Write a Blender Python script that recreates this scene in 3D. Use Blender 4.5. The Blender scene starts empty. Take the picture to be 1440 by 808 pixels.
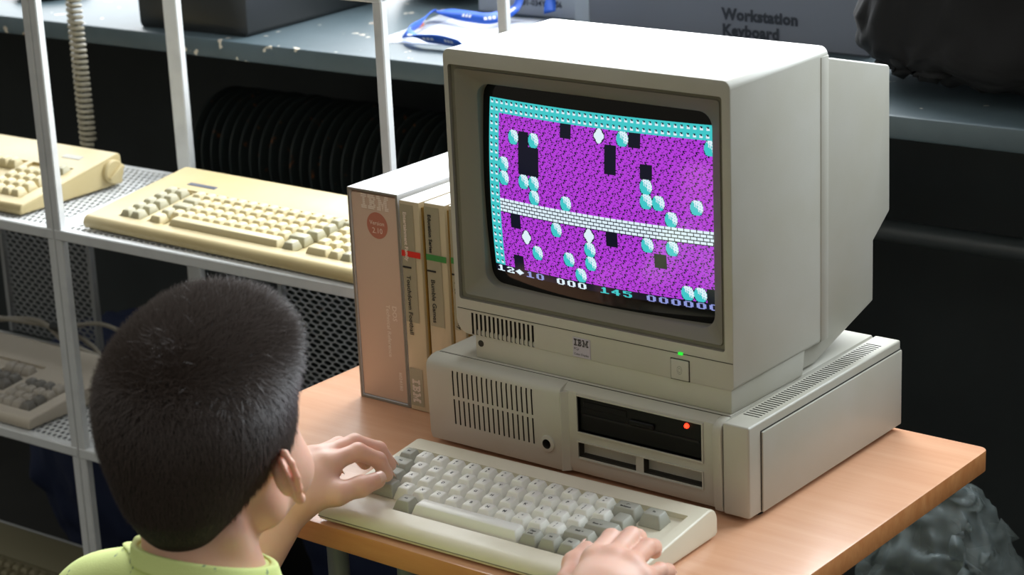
import bpy, bmesh, math, random
import numpy as np
from mathutils import Vector, Matrix, noise
random.seed(7)
PI = math.pi
SC = bpy.context.scene
COL = SC.collection

# ------------------------------------------------------------------ materials
def lin(c):
    return tuple((x/255/12.92 if x/255 <= .04045 else ((x/255+.055)/1.055)**2.4) for x in c)+(1,)
def mat(name, rgb, rough=.5, metal=0, spec=.5, bump=None, mottle=None, sss=None, trans=0, alpha=1, emit=None, coat=0):
    m = bpy.data.materials.new(name); m.use_nodes = True
    nt = m.node_tree; b = nt.nodes['Principled BSDF']
    b.inputs['Base Color'].default_value = lin(rgb)
    b.inputs['Roughness'].default_value = rough
    b.inputs['Metallic'].default_value = metal
    b.inputs['Specular IOR Level'].default_value = spec
    b.inputs['Coat Weight'].default_value = coat
    tc = nt.nodes.new('ShaderNodeTexCoord')
    if mottle:
        sc, rgb2, lo, hi = mottle
        n = nt.nodes.new('ShaderNodeTexNoise'); n.inputs['Scale'].default_value = sc; n.inputs['Detail'].default_value = 5
        r = nt.nodes.new('ShaderNodeValToRGB'); r.color_ramp.elements[0].position = lo; r.color_ramp.elements[1].position = hi
        r.color_ramp.elements[0].color = lin(rgb); r.color_ramp.elements[1].color = lin(rgb2)
        nt.links.new(tc.outputs['Object'], n.inputs['Vector']); nt.links.new(n.outputs['Fac'], r.inputs['Fac'])
        nt.links.new(r.outputs['Color'], b.inputs['Base Color'])
    if bump:
        sc, st = bump
        n = nt.nodes.new('ShaderNodeTexNoise'); n.inputs['Scale'].default_value = sc; n.inputs['Detail'].default_value = 3
        bp = nt.nodes.new('ShaderNodeBump'); bp.inputs['Strength'].default_value = st; bp.inputs['Distance'].default_value = .002
        nt.links.new(tc.outputs['Object'], n.inputs['Vector']); nt.links.new(n.outputs['Fac'], bp.inputs['Height'])
        nt.links.new(bp.outputs['Normal'], b.inputs['Normal'])
    if sss:
        b.inputs['Subsurface Weight'].default_value = sss[0]; b.inputs['Subsurface Radius'].default_value = (1, .35, .2)
        b.inputs['Subsurface Scale'].default_value = sss[1]
    if trans: b.inputs['Transmission Weight'].default_value = trans
    if alpha < 1: b.inputs['Alpha'].default_value = alpha
    if emit:
        b.inputs['Emission Color'].default_value = lin(emit[0]); b.inputs['Emission Strength'].default_value = emit[1]
    return m
def wood(name, c1, c2, rough, sx=2.5, sy=38):
    m = mat(name, c1, rough); nt = m.node_tree; b = nt.nodes['Principled BSDF']
    tc = nt.nodes.new('ShaderNodeTexCoord'); mp = nt.nodes.new('ShaderNodeMapping'); mp.inputs['Scale'].default_value = (sx, sy, 30)
    n = nt.nodes.new('ShaderNodeTexNoise'); n.inputs['Scale'].default_value = 1.6; n.inputs['Detail'].default_value = 8; n.inputs['Roughness'].default_value = .62
    r = nt.nodes.new('ShaderNodeValToRGB'); r.color_ramp.elements[0].position = .35; r.color_ramp.elements[1].position = .68
    r.color_ramp.elements[0].color = lin(c1); r.color_ramp.elements[1].color = lin(c2)
    mp2 = nt.nodes.new('ShaderNodeMapping'); mp2.inputs['Scale'].default_value = (60, 500, 200)
    n2 = nt.nodes.new('ShaderNodeTexNoise'); n2.inputs['Scale'].default_value = 1
    bp = nt.nodes.new('ShaderNodeBump'); bp.inputs['Strength'].default_value = .06; bp.inputs['Distance'].default_value = .001
    nt.links.new(tc.outputs['Object'], mp.inputs['Vector']); nt.links.new(mp.outputs['Vector'], n.inputs['Vector'])
    nt.links.new(n.outputs['Fac'], r.inputs['Fac']); nt.links.new(r.outputs['Color'], b.inputs['Base Color'])
    nt.links.new(tc.outputs['Object'], mp2.inputs['Vector']); nt.links.new(mp2.outputs['Vector'], n2.inputs['Vector'])
    nt.links.new(n2.outputs['Fac'], bp.inputs['Height']); nt.links.new(bp.outputs['Normal'], b.inputs['Normal'])
    return m
M = {}
M['wood'] = wood('beech_laminate', (213,160,125), (221,171,137), .27)
M['wood_edge'] = wood('beech_edge', (190,122,70), (208,146,92), .4, 3, 60)
M['beige'] = mat('computer_beige', (183,181,171), .42, mottle=(9, (177,174,160), .4, .7), bump=(900, .06))
M['beige_dark'] = mat('dark_beige_plastic', (150,144,122), .5, bump=(900, .05))
M['bezel'] = mat('taupe_bezel', (124,121,106), .6)
M['black_gap'] = mat('black_slot', (14,14,13), .8)
M['drive'] = mat('black_drive_plastic', (9,10,10), .4, spec=.2)
M['hole'] = mat('slot_interior', (44,40,32), .8)
M['kb_body'] = mat('cream_keyboard_plastic', (220,214,192), .38, mottle=(14, (211,204,178), .45, .7))
M['key_white'] = mat('off_white_key', (230,230,220), .38)
M['key_grey'] = mat('grey_key', (163,163,150), .45)
M['ink'] = mat('black_legend_ink', (22,22,22), .6)
M['ink_blue'] = mat('blue_legend_ink', (40,60,120), .6)
M['yellow_beige'] = mat('yellowed_keyboard_plastic', (194,177,132), .42, mottle=(8, (187,168,120), .4, .7))
M['key_cream'] = mat('cream_key', (203,189,147), .45)
M['key_olive'] = mat('olive_grey_key', (172,166,136), .45)
M['key_dimgrey'] = mat('dim_grey_key', (112,108,102), .45)
M['key_palegrey'] = mat('pale_grey_key', (168,160,148), .45)
M['kb_grey'] = mat('grey_beige_keyboard_plastic', (186,176,160), .45)
M['badge_blue'] = mat('blue_grey_badge', (70,76,92), .35)
M['badge_grey'] = mat('grey_badge', (150,146,132), .35)
M['rack'] = mat('light_grey_rack_paint', (212,214,214), .38, mottle=(30, (200,202,203), .5, .75))
M['rack_dark'] = mat('grey_mesh_paint', (156,159,162), .45)
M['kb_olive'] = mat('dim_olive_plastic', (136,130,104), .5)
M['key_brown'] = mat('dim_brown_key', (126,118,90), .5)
M['glass'] = mat('crt_glass', (6,7,8), .09, spec=.5)
M['wall_dark'] = mat('dark_painted_wall', (54,60,62), .75, mottle=(5, (46,52,54), .4, .7), bump=(60, .2))
M['wall_light'] = mat('light_plaster_wall', (205,205,200), .85)
M['floor'] = mat('dark_grey_floor', (52,52,50), .6, mottle=(4, (40,40,38), .4, .7))
M['radiator'] = mat('black_radiator_iron', (50,58,58), .45, mottle=(60, (150,96,60), .66, .72))
M['pipe'] = mat('black_pipe_paint', (66,72,74), .45)
M['case_black'] = mat('black_case', (26,29,30), .38)
M['cardboard_grey'] = mat('grey_carton', (122,126,138), .7)
M['cardboard_white'] = mat('pale_blue_white_carton', (178,186,196), .7)
M['cloth_black'] = mat('black_cloth', (9,9,12), .9, bump=(22, .5))
M['cloth_navy'] = mat('navy_cloth', (18,32,66), .8, bump=(40, .3))
M['bag_black'] = mat('black_plastic_film', (18,19,22), .2)
M['lanyard'] = mat('blue_ribbon', (26,86,190), .55)
M['white'] = mat('white_print', (232,232,236), .6)
M['paper'] = mat('white_paper', (224,226,232), .7)
M['film'] = mat('clear_badge_film', (225,230,238), .15, alpha=.35)
M['metal'] = mat('nickel_clip', (190,190,190), .25, metal=1)
M['orange'] = mat('orange_plastic', (214,110,60), .5)
M['cord'] = mat('grey_beige_cord', (152,146,128), .5)
M['cable'] = mat('grey_cable', (140,134,122), .5)
M['slip_side'] = mat('pale_grey_slipcase_board', (206,207,210), .55)
M['slip_edge'] = mat('grey_slipcase_edge', (128,122,112), .55)
M['binder'] = mat('dusty_pink_binder_cloth', (200,172,152), .6, bump=(1200, .1))
M['binder_dot'] = mat('brick_red_print', (178,112,92), .6)
M['binder_ink'] = mat('pale_print_on_binder', (228,212,198), .6)
M['case_tan'] = mat('tan_software_case', (196,180,150), .3)
M['case_olive'] = mat('olive_grey_label', (160,152,128), .35)
M['case_top'] = mat('white_case_edge', (226,226,224), .5)
M['gold'] = mat('ochre_card_edge', (150,116,48), .5)
M['red'] = mat('red_band', (214,44,30), .5)
M['green'] = mat('green_band', (60,134,64), .5)
M['steel'] = mat('grey_steel_tube', (120,124,126), .4, metal=.3)
M['skin'] = mat('skin', (226,180,158), .48, sss=(.35, .009), mottle=(22, (218,164,140), .45, .75))
M['nail'] = mat('fingernail', (232,190,172), .3, sss=(.1, .003))
M['hair'] = mat('dark_brown_hair', (58,45,39), .50, spec=.5)
M['hair_root'] = mat('dark_brown_scalp_hair', (22,18,16), .7, bump=(500, .5))
M['shirt'] = mat('lime_green_jersey', (220,234,152), .85, bump=(700, .2), mottle=(80, (110,140,120), .66, .70))
M['trousers'] = mat('dark_blue_denim', (40,50,74), .9)
M['shoe'] = mat('dark_grey_trainer', (58,58,60), .7)
M['sclera'] = mat('eye_white', (228,224,220), .25)
M['iris'] = mat('brown_iris', (60,36,22), .2)
M['lip'] = mat('lip', (196,122,110), .45)
M['led_red'] = mat('red_led', (120,10,8), .3, emit=((255,40,20), 6))
M['led_green'] = mat('green_led', (10,90,20), .3, emit=((30,210,50), 1.3))
M['scr_k'] = mat('screen_black', (6,7,12), .12, emit=((14,16,34), 1))
M['scr_c'] = mat('screen_cyan', (4,6,6), .12, emit=((64,198,200), 1))
M['scr_m'] = mat('screen_magenta', (4,4,6), .12, emit=((180,60,218), 1))
M['scr_w'] = mat('screen_white', (6,6,6), .12, emit=((222,240,250), 1))
M['scr_b'] = mat('screen_lavender', (6,6,6), .12, emit=((140,150,215), 1))
M['mat_brown'] = mat('brown_coir', (78,68,50), .95, mottle=(90, (48,42,32), .45, .6), bump=(200, .8))
M['sticker'] = mat('silver_lilac_sticker', (178,172,184), .3)
M['ink_soft'] = mat('dark_grey_print', (52,56,66), .7)
# windowsill paint with chips
def sill_mat():
    m = mat('blue_grey_gloss_paint', (78,92,98), .42, spec=.35); nt = m.node_tree; b = nt.nodes['Principled BSDF']
    tc = nt.nodes.new('ShaderNodeTexCoord'); n = nt.nodes.new('ShaderNodeTexNoise'); n.inputs['Scale'].default_value = 26; n.inputs['Detail'].default_value = 3
    r = nt.nodes.new('ShaderNodeValToRGB'); e = r.color_ramp.elements
    e[0].position = .0; e[0].color = lin((78,92,98)); e[1].position = .675; e[1].color = lin((70,84,90))
    a = e.new(.685); a.color = lin((206,198,180)); a = e.new(.76); a.color = lin((120,84,60))
    nt.links.new(tc.outputs['Object'], n.inputs['Vector']); nt.links.new(n.outputs['Fac'], r.inputs['Fac']); nt.links.new(r.outputs['Color'], b.inputs['Base Color'])
    return m
M['sill'] = sill_mat()
M['wood'].node_tree.nodes['Principled BSDF'].inputs['Coat Weight'].default_value = .10; M['wood'].node_tree.nodes['Principled BSDF'].inputs['Coat Roughness'].default_value = .12
def plastic_bag_mat():
    m = mat('clear_crumpled_plastic', (150,164,166), .22, alpha=.42, bump=(38, .9)); return m
M['clear_bag'] = plastic_bag_mat()

# ------------------------------------------------------------------ mesh helpers
class MB:
    def __init__(s): s.bm = bmesh.new()
    def _fin(s, geo_faces, mi):
        for f in geo_faces: f.material_index = mi
    def box(s, x0, x1, y0, y1, z0, z1, bev=0, seg=2, mi=0, T=None):
        vs = [s.bm.verts.new((x, y, z)) for x in (x0, x1) for y in (y0, y1) for z in (z0, z1)]
        idx = [(0,1,3,2),(4,6,7,5),(0,4,5,1),(2,3,7,6),(0,2,6,4),(1,5,7,3)]
        fs = [s.bm.faces.new([vs[i] for i in q]) for q in idx]
        s._fin(fs, mi); vv = set(vs)
        if bev > 0:
            es = list({e for f in fs for e in f.edges})
            r = bmesh.ops.bevel(s.bm, geom=es, offset=bev, offset_type='OFFSET', segments=seg, profile=.5, affect='EDGES', clamp_overlap=True)
            vv = {v for v in vs if v.is_valid} | {v for f in r['faces'] for v in f.verts} | set(r['verts'])
            s._fin([f for f in r['faces']], mi)
        if T is not None:
            for v in vv: v.co = T @ v.co
        return s
    def prism(s, poly, axis, a, b, bev=0, seg=2, mi=0, T=None, bevel_long=True):
        def P(u, v, w): return {'x': (w, u, v), 'y': (u, w, v), 'z': (u, v, w)}[axis]
        A = [s.bm.verts.new(P(u, v, a)) for u, v in poly]; B = [s.bm.verts.new(P(u, v, b)) for u, v in poly]
        n = len(poly); fs = [s.bm.faces.new(A), s.bm.faces.new(B[::-1])]
        for i in range(n): fs.append(s.bm.faces.new([A[i], B[i], B[(i+1)%n], A[(i+1)%n]]))
        bmesh.ops.recalc_face_normals(s.bm, faces=fs); s._fin(fs, mi); vv = set(A+B)
        if bev > 0:
            es = {e for f in fs[:2] for e in f.edges}
            if bevel_long: es |= {e for f in fs for e in f.edges}
            r = bmesh.ops.bevel(s.bm, geom=list(es), offset=bev, offset_type='OFFSET', segments=seg, profile=.5, affect='EDGES', clamp_overlap=True)
            vv = {v for v in A+B if v.is_valid} | {v for f in r['faces'] for v in f.verts}
            s._fin(r['faces'], mi)
        if T is not None:
            for v in vv: v.co = T @ v.co
        return s
    def quad(s, pts, mi=0):
        f = s.bm.faces.new([s.bm.verts.new(p) for p in pts]); f.material_index = mi; return s
    def tube(s, pts, r, n=10, mi=0, cap=True):
        pts = [Vector(p) for p in pts]; rings = []; up = None
        for i, p in enumerate(pts):
            d = (pts[min(i+1, len(pts)-1)]-pts[max(i-1, 0)]).normalized()
            if up is None:
                up = Vector((0,0,1)) if abs(d.z) < .9 else Vector((1,0,0))
            a = d.cross(up); a = a.normalized() if a.length > 1e-6 else Vector((1,0,0)); b = a.cross(d).normalized(); up = b
            rr = r[i] if isinstance(r, (list, tuple)) else r
            rings.append([s.bm.verts.new(p + a*math.cos(2*PI*k/n)*rr + b*math.sin(2*PI*k/n)*rr) for k in range(n)])
        for A, B in zip(rings, rings[1:]):
            for k in range(n):
                f = s.bm.faces.new([A[k], A[(k+1)%n], B[(k+1)%n], B[k]]); f.material_index = mi
        if cap:
            for R_, rev in ((rings[0], True), (rings[-1], False)):
                f = s.bm.faces.new(R_[::-1] if not rev else R_); f.material_index = mi
        return s
    def lathe(s, prof, c=(0,0,0), axis='z', n=32, mi=0):
        rings = []
        for r, h in prof:
            ring = []
            for k in range(n):
                a = 2*PI*k/n; u, v = r*math.cos(a), r*math.sin(a)
                p = {'z': (u, v, h), 'x': (h, u, v), 'y': (u, h, v)}[axis]
                ring.append(s.bm.verts.new((p[0]+c[0], p[1]+c[1], p[2]+c[2])))
            rings.append(ring)
        for A, B in zip(rings, rings[1:]):
            for k in range(n):
                f = s.bm.faces.new([A[k], A[(k+1)%n], B[(k+1)%n], B[k]]); f.material_index = mi
        for R_ in (rings[0], rings[-1]):
            f = s.bm.faces.new(R_); f.material_index = mi
        return s
    def text(s, body, T, size, mi=0, align='LEFT', bold=0, spacing=1):
        cu = bpy.data.curves.new('t', 'FONT'); cu.body = body; cu.size = size; cu.align_x = align; cu.offset = bold; cu.space_character = spacing
        cu.resolution_u = 2
        ob = bpy.data.objects.new('t', cu); COL.objects.link(ob)
        dg = bpy.context.evaluated_depsgraph_get(); me = bpy.data.meshes.new_from_object(ob.evaluated_get(dg))
        n0 = len(s.bm.verts); f0 = len(s.bm.faces)
        s.bm.from_mesh(me); s.bm.verts.ensure_lookup_table(); s.bm.faces.ensure_lookup_table()
        for v in s.bm.verts[n0:]: v.co = T @ v.co
        for f in s.bm.faces[f0:]: f.material_index = mi
        bpy.data.objects.remove(ob); bpy.data.curves.remove(cu); bpy.data.meshes.remove(me)
        return s
    def mesh(s, name, mats, smooth=True, angle=35, recalc=True):
        if recalc: bmesh.ops.recalc_face_normals(s.bm, faces=s.bm.faces)
        me = bpy.data.meshes.new(name); s.bm.to_mesh(me); s.bm.free()
        for m in (mats if isinstance(mats, (list, tuple)) else [mats]): me.materials.append(M[m])
        if smooth:
            me.polygons.foreach_set('use_smooth', [True]*len(me.polygons)); me.set_sharp_from_angle(angle=math.radians(angle))
        return me
    def build(s, name, mats, parent=None, loc=(0,0,0), rot=(0,0,0), **k):
        return link(name, s.mesh(name, mats, **k), parent, loc, rot)
def link(name, me, parent=None, loc=(0,0,0), rot=(0,0,0)):
    o = bpy.data.objects.new(name, me); COL.objects.link(o); o.parent = parent; o.location = loc; o.rotation_euler = rot
    return o
def tag(o, label=None, cat=None, group=None, kind=None):
    if label: o['label'] = label
    if cat: o['category'] = cat
    if group: o['group'] = group
    if kind: o['kind'] = kind
    return o
def thing(name, label, cat, loc=(0,0,0), rz=0, group=None):
    o = bpy.data.objects.new(name, None); COL.objects.link(o); o.location = loc; o.rotation_euler = (0,0,rz); o.empty_display_size = .05
    return tag(o, label, cat, group)
def mods(o, build):
    """apply modifiers made by build(o) without operators"""
    build(o); bpy.context.view_layer.update()
    dg = bpy.context.evaluated_depsgraph_get(); me = bpy.data.meshes.new_from_object(o.evaluated_get(dg), depsgraph=dg)
    o.modifiers.clear(); old = o.data; o.data = me; me.name = old.name; bpy.data.meshes.remove(old)
    return o
def cut(o, mbs, mats):
    """carve cutters out of o; mats are the slots the cutters' material indices point at"""
    for mb in (mbs if isinstance(mbs, list) else [mbs]):
        c = mb.build('cutter', mats, smooth=False); c.matrix_world = o.matrix_world
        if o.parent: c.parent = o.parent; c.matrix_parent_inverse = o.matrix_parent_inverse
        c.location = o.location; c.rotation_euler = o.rotation_euler
        def f(o):
            m = o.modifiers.new('b', 'BOOLEAN'); m.operation = 'DIFFERENCE'; m.object = c; m.solver = 'EXACT'
        mods(o, f); bpy.data.objects.remove(c)
    me = o.data; me.polygons.foreach_set('use_smooth', [True]*len(me.polygons)); me.set_sharp_from_angle(angle=math.radians(32))
    return o
def TR(loc=(0,0,0), rx=0, ry=0, rz=0, s=1):
    return Matrix.Translation(loc) @ Matrix.Rotation(rz, 4, 'Z') @ Matrix.Rotation(ry, 4, 'Y') @ Matrix.Rotation(rx, 4, 'X') @ Matrix.Scale(s, 4)
FRONT = Matrix.Rotation(PI/2, 4, 'X')          # xy text plane stood up to face -Y

IBM = [[(0,9),(11,21.5),(25.5,31),(38.5,44.5)],[(0,9),(11,23),(25.5,31.8),(37.8,44.5)],[(2.5,6.5),(13.5,17.5),(20,23.5),(28,32.9),(36.9,42)],
       [(2.5,6.5),(13.5,22),(28,33.9),(35.9,42)],[(2.5,6.5),(13.5,22),(28,32),(32.6,37.2),(38,42)],[(2.5,6.5),(13.5,17.5),(20,23.5),(28,32),(33.4,36.6),(38,42)],
       [(0,9),(11,23),(25.5,32),(34,36),(38,44.5)],[(0,9),(11,21.5),(25.5,32),(34.6,35.4),(38,44.5)]]
def ibm(mb, T, w, mi, fill=.72):
    k = w/44.5; p = 2.35
    for i, row in enumerate(IBM):
        for a, b in row:
            y1 = -i*p*k; y0 = y1 - p*k*fill
            mb.quad([T @ Vector((a*k, y0, 0)), T @ Vector((b*k, y0, 0)), T @ Vector((b*k, y1, 0)), T @ Vector((a*k, y1, 0))], mi)

# ------------------------------------------------------------------ camera
CP = Vector((1.36425, -1.54282, .81964)); YAW, PITCH, ROLL, FPX = .679786, .309004, -.045373, 3029.12
def cam_axes():
    cy, sy, cp, sp = math.cos(YAW), math.sin(YAW), math.cos(PITCH), math.sin(PITCH)
    f = Vector((-sy*cp, cy*cp, -sp)); r = Vector((cy, sy, 0)); u = r.cross(f); cr, sr = math.cos(ROLL), math.sin(ROLL)
    return cr*r+sr*u, -sr*r+cr*u, f
r_, u_, f_ = cam_axes()
cd = bpy.data.cameras.new('camera'); cam = bpy.data.objects.new('camera', cd); COL.objects.link(cam)
mw = Matrix.Identity(4)
for i, a in enumerate((r_, u_, -f_)):
    for j in range(3): mw[j][i] = a[j]
mw.translation = CP; cam.matrix_world = mw
cd.sensor_width = 36; cd.lens = FPX*36/1440; cd.clip_end = 60; cd.clip_start = .05
cd.dof.use_dof = True; cd.dof.focus_distance = 2.13; cd.dof.aperture_fstop = 10
SC.camera = cam

# rack/wall frame: origin at the front doubled post, turned a touch against the desk
YR = .0302548; RO = Vector((-.826, .21, 0))
def W(x, y, z=0):
    c, s = math.cos(YR), math.sin(YR); return Vector((RO.x+c*x-s*y, RO.y+s*x+c*y, z))
def room(name, mb, mats, **k):
    o = mb.build(name, mats, None, W(0,0,0), (0,0,YR), **k); return tag(o, kind='structure')
FZ = -.73

# ------------------------------------------------------------------ room shell
room('floor', MB().box(-3, 3.2, -3.2, .95, FZ-.05, FZ), 'floor')
room('wall_back', MB().box(-3, 3.2, .95, 1.10, FZ, .199).box(-3, -2.2, .95, 1.10, .229, 2.3, mi=1).box(2.7, 3.2, .95, 1.10, .229, 2.3, mi=1)
     .box(-3, 3.2, .95, 1.10, 2.0, 2.3, mi=1), ['wall_dark', 'wall_light'])
w = MB()
w.box(-3, 3.2, .40, 1.10, .200, .2285, bev=.004, seg=2)
room('trim_windowsill', w, 'sill')
w = MB()
for x0, x1 in ((-2.2,-.6), (-.6,1.05), (1.05,2.7)):
    for a, b, c, d in ((x0, x0+.05, .23, 2.0), (x1-.05, x1, .23, 2.0)): w.box(a, b, 1.0, 1.05, c, d, bev=.004)
    w.box(x0+.05, x1-.05, 1.0, 1.05, .23, .29, bev=.004); w.box(x0+.05, x1-.05, 1.0, 1.05, 1.94, 2.0, bev=.004); w.box(x0+.05, x1-.05, 1.005, 1.045, 1.45, 1.50, bev=.004)
room('window_1', w, 'white')
room('baseboard_back', MB().box(-3, 3.2, .93, .95, FZ, FZ+.10, bev=.004), 'pipe')

# ------------------------------------------------------------------ finned radiators, pipe
def radiator(xa, xb, yc, zc, r, label):
    t = thing('finned_radiator', label, 'radiator', W((xa+xb)/2, yc, zc), YR, 'finned pipe radiators under the windowsill')
    L = (xb-xa)/2
    mb = MB()
    n = int((xb-xa)/.0215)
    for i in range(n):
        x = -L+.012+i*.0215; c = (x, random.uniform(-.001, .001), random.uniform(-.0015, .0015))
        mb.lathe([(.024, -.0012), (r*.985, -.0012), (r, 0), (r*.985, .0012), (.024, .0012)], c, 'x', 56)
    mb.build('fins', 'radiator', t)['kind'] = 'stuff'
    MB().tube([(-L-.02, 0, 0), (L+.02, 0, 0)], .022, 20).build('core_pipe', 'pipe', t)
    for s in (-1, 1):
        MB().box(s*(L-.05)-.008, s*(L-.05)+.008, -.02, .95-yc, -.034, -.022, bev=.002).build('bracket', 'pipe', t)
radiator(-.36, .66, .70, -.026, .098, 'upper black round-finned radiator pipe with rust specks under the windowsill')
radiator(-.20, .66, .70, -.30, .098, 'lower black round-finned radiator pipe below the upper one')
tag(MB().tube([(0,0,0), (2.3,0,0)], .0155, 16).build('heating_pipe', 'pipe', None, W(.70, .70, -.010), (0,0,YR)), 'thin black heating pipe running along the wall right of the monitor', 'pipe')

# ------------------------------------------------------------------ metal racks with perforated shelves
SK = -.045/.28                                   # the racks stand slightly skewed to the wall
def sk(x, y, z): return (x+SK*y, y, z)
def perforated(x0, x1, y0, y1, z, px, py, plane='z', fill=.70, skew=True):
    """a sheet of flattened hexagonal openings"""
    mb = MB(); nx = max(1, int((x1-x0)/px)); ny = max(1, int((y1-y0)/(py*.75))); px = (x1-x0)/nx; h = (y1-y0)/ny/.75
    P = (lambda u, v: sk(u, v, z)) if plane == 'z' else (lambda u, v: (u, z, v))
    for j in range(ny):
        cy = y0+h*.5+j*h*.75
        for i in range(nx - (j & 1)):
            cx = x0+px*(.5+i+.5*(j & 1)); o = [(cx, cy+h/2), (cx+px/2, cy+h/4), (cx+px/2, cy-h/4), (cx, cy-h/2), (cx-px/2, cy-h/4), (cx-px/2, cy+h/4)]
            q = [((a-cx)*fill+cx, (b-cy)*fill+cy) for a, b in o]
            A = [mb.bm.verts.new(P(*a)) for a in o]; B = [mb.bm.verts.new(P(*a)) for a in q]
            for k in range(6): mb.bm.faces.new([A[k], A[(k+1)%6], B[(k+1)%6], B[k]])
    bmesh.ops.remove_doubles(mb.bm, verts=mb.bm.verts, dist=1e-5)
    return mb
def skbox(mb, x0, x1, y0, y1, z0, z1, mi=0, bev=.0015):
    ya = (y0+y1)/2; T = Matrix.Identity(4); T[0][1] = SK
    mb.box(x0, x1, y0, y1, z0, z1, bev=bev, seg=1, mi=mi, T=T)
def sheet(mb, name, m, parent, th=.0016):
    o = mb.build(name, m, parent, smooth=False, recalc=True)
    def f(o):
        s = o.modifiers.new('s', 'SOLIDIFY'); s.thickness = th; s.offset = 0
    return mods(o, f)
def rack(x0, x1, label, lo_panel, up_rail=True):
    t = thing('metal_rack', label, 'rack', W(0,0,FZ)+Vector((0,0,0)), YR, 'two grey metal racks standing side by side')
    o = -FZ; D = .29; pw = .0135
    for (px, fy, w_) in ((x0, 0, pw), (x1-pw, 0, pw), ((x0, D+.002, pw) if x0 < 0 else (-.0135, D+.002, .027)), (x1-pw, D+.002, pw)):
        if x0 < 0 and px > -.1 and fy: continue          # the rear post at the joint is shared
        mb = MB()
        skbox(mb, px, px+w_, fy, fy+pw, .0, o+.62)
        mb.build('post', 'rack', t)
    for z in (.0545, -.256, -.60):
        s = MB(); zz = o+z
        skbox(s, x0+.001, x1-.001, -.0012, .012, zz-.0145, zz)                       # front lip
        skbox(s, x0+.001, x1-.001, D-.012, D+.0012, zz-.0145, zz)
        skbox(s, x0+.001, x0+.016, .012, D-.012, zz-.010, zz)
        skbox(s, x1-.016, x1-.001, .012, D-.012, zz-.010, zz)
        so = s.build('shelf', 'rack', t)
        sheet(perforated(x0+.015, x1-.015, .010, D-.010, zz-.0012, .0106, .0160, fill=.62), 'perforated_sheet', 'rack', so)
    if up_rail:
        s = MB(); skbox(s, x0, x1, -.001, .012, o+.397, o+.412); skbox(s, x0, x1, D-.012, D+.001, o+.397, o+.412); s.build('top_rail', 'rack', t)
    a, b = lo_panel
    s = sheet(perforated(a, b, o-.25, o+.04, D-.004+.003, .0155, .0096, plane='y', fill=.80), 'back_panel', 'rack_dark', t)
    mb = MB(); mb.box(a-.004, a+.003, D-.006, D+.004, o-.25, o+.04); mb.box(b-.003, b+.004, D-.006, D+.004, o-.25, o+.04); mb.box(a, b, D-.006, D+.004, o+.036, o+.042); mb.build('panel_frame', 'rack_dark', s)
    return t
rack(.0005, .590, 'grey metal rack with perforated shelves holding the cream keyboard behind the desk', (.130, .300))
rack(-.590, -.0005, 'grey metal rack at the left edge, its doubled post crossing two keyboards', (-.460, -.262))

# ------------------------------------------------------------------ keyboards
KEYC = {}
def key_mesh(w, d, h, top, mats, legend=None, hollow=0, front=.0050, back=.0016, side=.0036):
    """keycap seen from its own base, cylindrical dish on the top"""
    ck = (round(w,4), round(d,4), h, top, legend)
    if ck in KEYC: return KEYC[ck]
    mb = MB(); bm = mb.bm; nx = 5
    def ring(x0, x1, y0, y1, z, dish=0, r=.0012):
        pts = []
        for cx, cy, a0 in ((x1-r, y0+r, -PI/2), (x1-r, y1-r, 0), (x0+r, y1-r, PI/2), (x0+r, y0+r, PI)):
            for k in range(4): a = a0+k*PI/6; pts.append((cx+r*math.cos(a), cy+r*math.sin(a)))
        return [bm.verts.new((x, y, z)) for x, y in pts]
    W2, D2 = w/2, d/2
    rings = [ring(-W2, W2, -D2, D2, 0, r=.0009), ring(-W2, W2, -D2, D2, .0015, r=.0009),
             ring(-W2+side*.86, W2-side*.86, -D2+front*.88, D2-back*.8, h-.0007, r=.0016), ring(-W2+side+.0003, W2-side-.0003, -D2+front+.0004, D2-back-.0003, h, r=.0018)]
    for A, B in zip(rings, rings[1:]):
        n = len(A)
        for k in range(n): bm.faces.new([A[k], A[(k+1)%n], B[(k+1)%n], B[k]])
    bm.faces.new(rings[-1])
    # gentle dish: an inner ring lowered
    f = bm.faces[-1] if False else None
    if legend:
        for (txt, x, y, s) in legend:
            mb.text(txt, TR((x, y, h+.00012)), s, 1, 'CENTER', .00014)
    me = mb.mesh('keycap', mats, angle=50); KEYC[ck] = me
    return me
def place_key(parent, me, x, y, z, tilt):
    return link('key', me, parent, (x, y, z), (tilt, 0, 0))
def kb_body(t, w, d, hf, hb, well, m, lip=.010, back_r=.006, depth=.006):
    """profile front lip -> sloping top -> rounded back; well = (x0,x1,y0,y1) cut into the top"""
    pts = [(.002, .0015)]
    for k in range(7):
        a = PI+ (-PI/2)*k/6 ; pts.append((lip*.75+lip*.75*math.cos(a), hf*.36+hf*.64*math.sin(a)))
    n = 8
    for k in range(n+1):
        a = PI/2-(PI/2)*k/n; pts.append((d-back_r+back_r*math.cos(a), hb-back_r+back_r*math.sin(a)))
    pts += [(d, .004), (d-.004, .0015)]
    o = MB().prism([(a, b) for a, b in pts], 'x', 0, w, bev=.0022, seg=3, bevel_long=False).build('body', [m, m], t)
    tilt = math.atan2(hb-hf, d-back_r-lip*.75)
    def surf(y): return hf+(y-lip*.75)*math.tan(tilt)
    cb = MB()
    for x0, x1, y0, y1 in well:
        yc = (y0+y1)/2; Tm = TR((0, yc, surf(yc)), rx=tilt); L = (y1-y0)/2
        cb.box(x0, x1, -L, L, -depth, .03, T=Tm)
    cut(o, cb, [m, m])
    return o, tilt, surf

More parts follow.
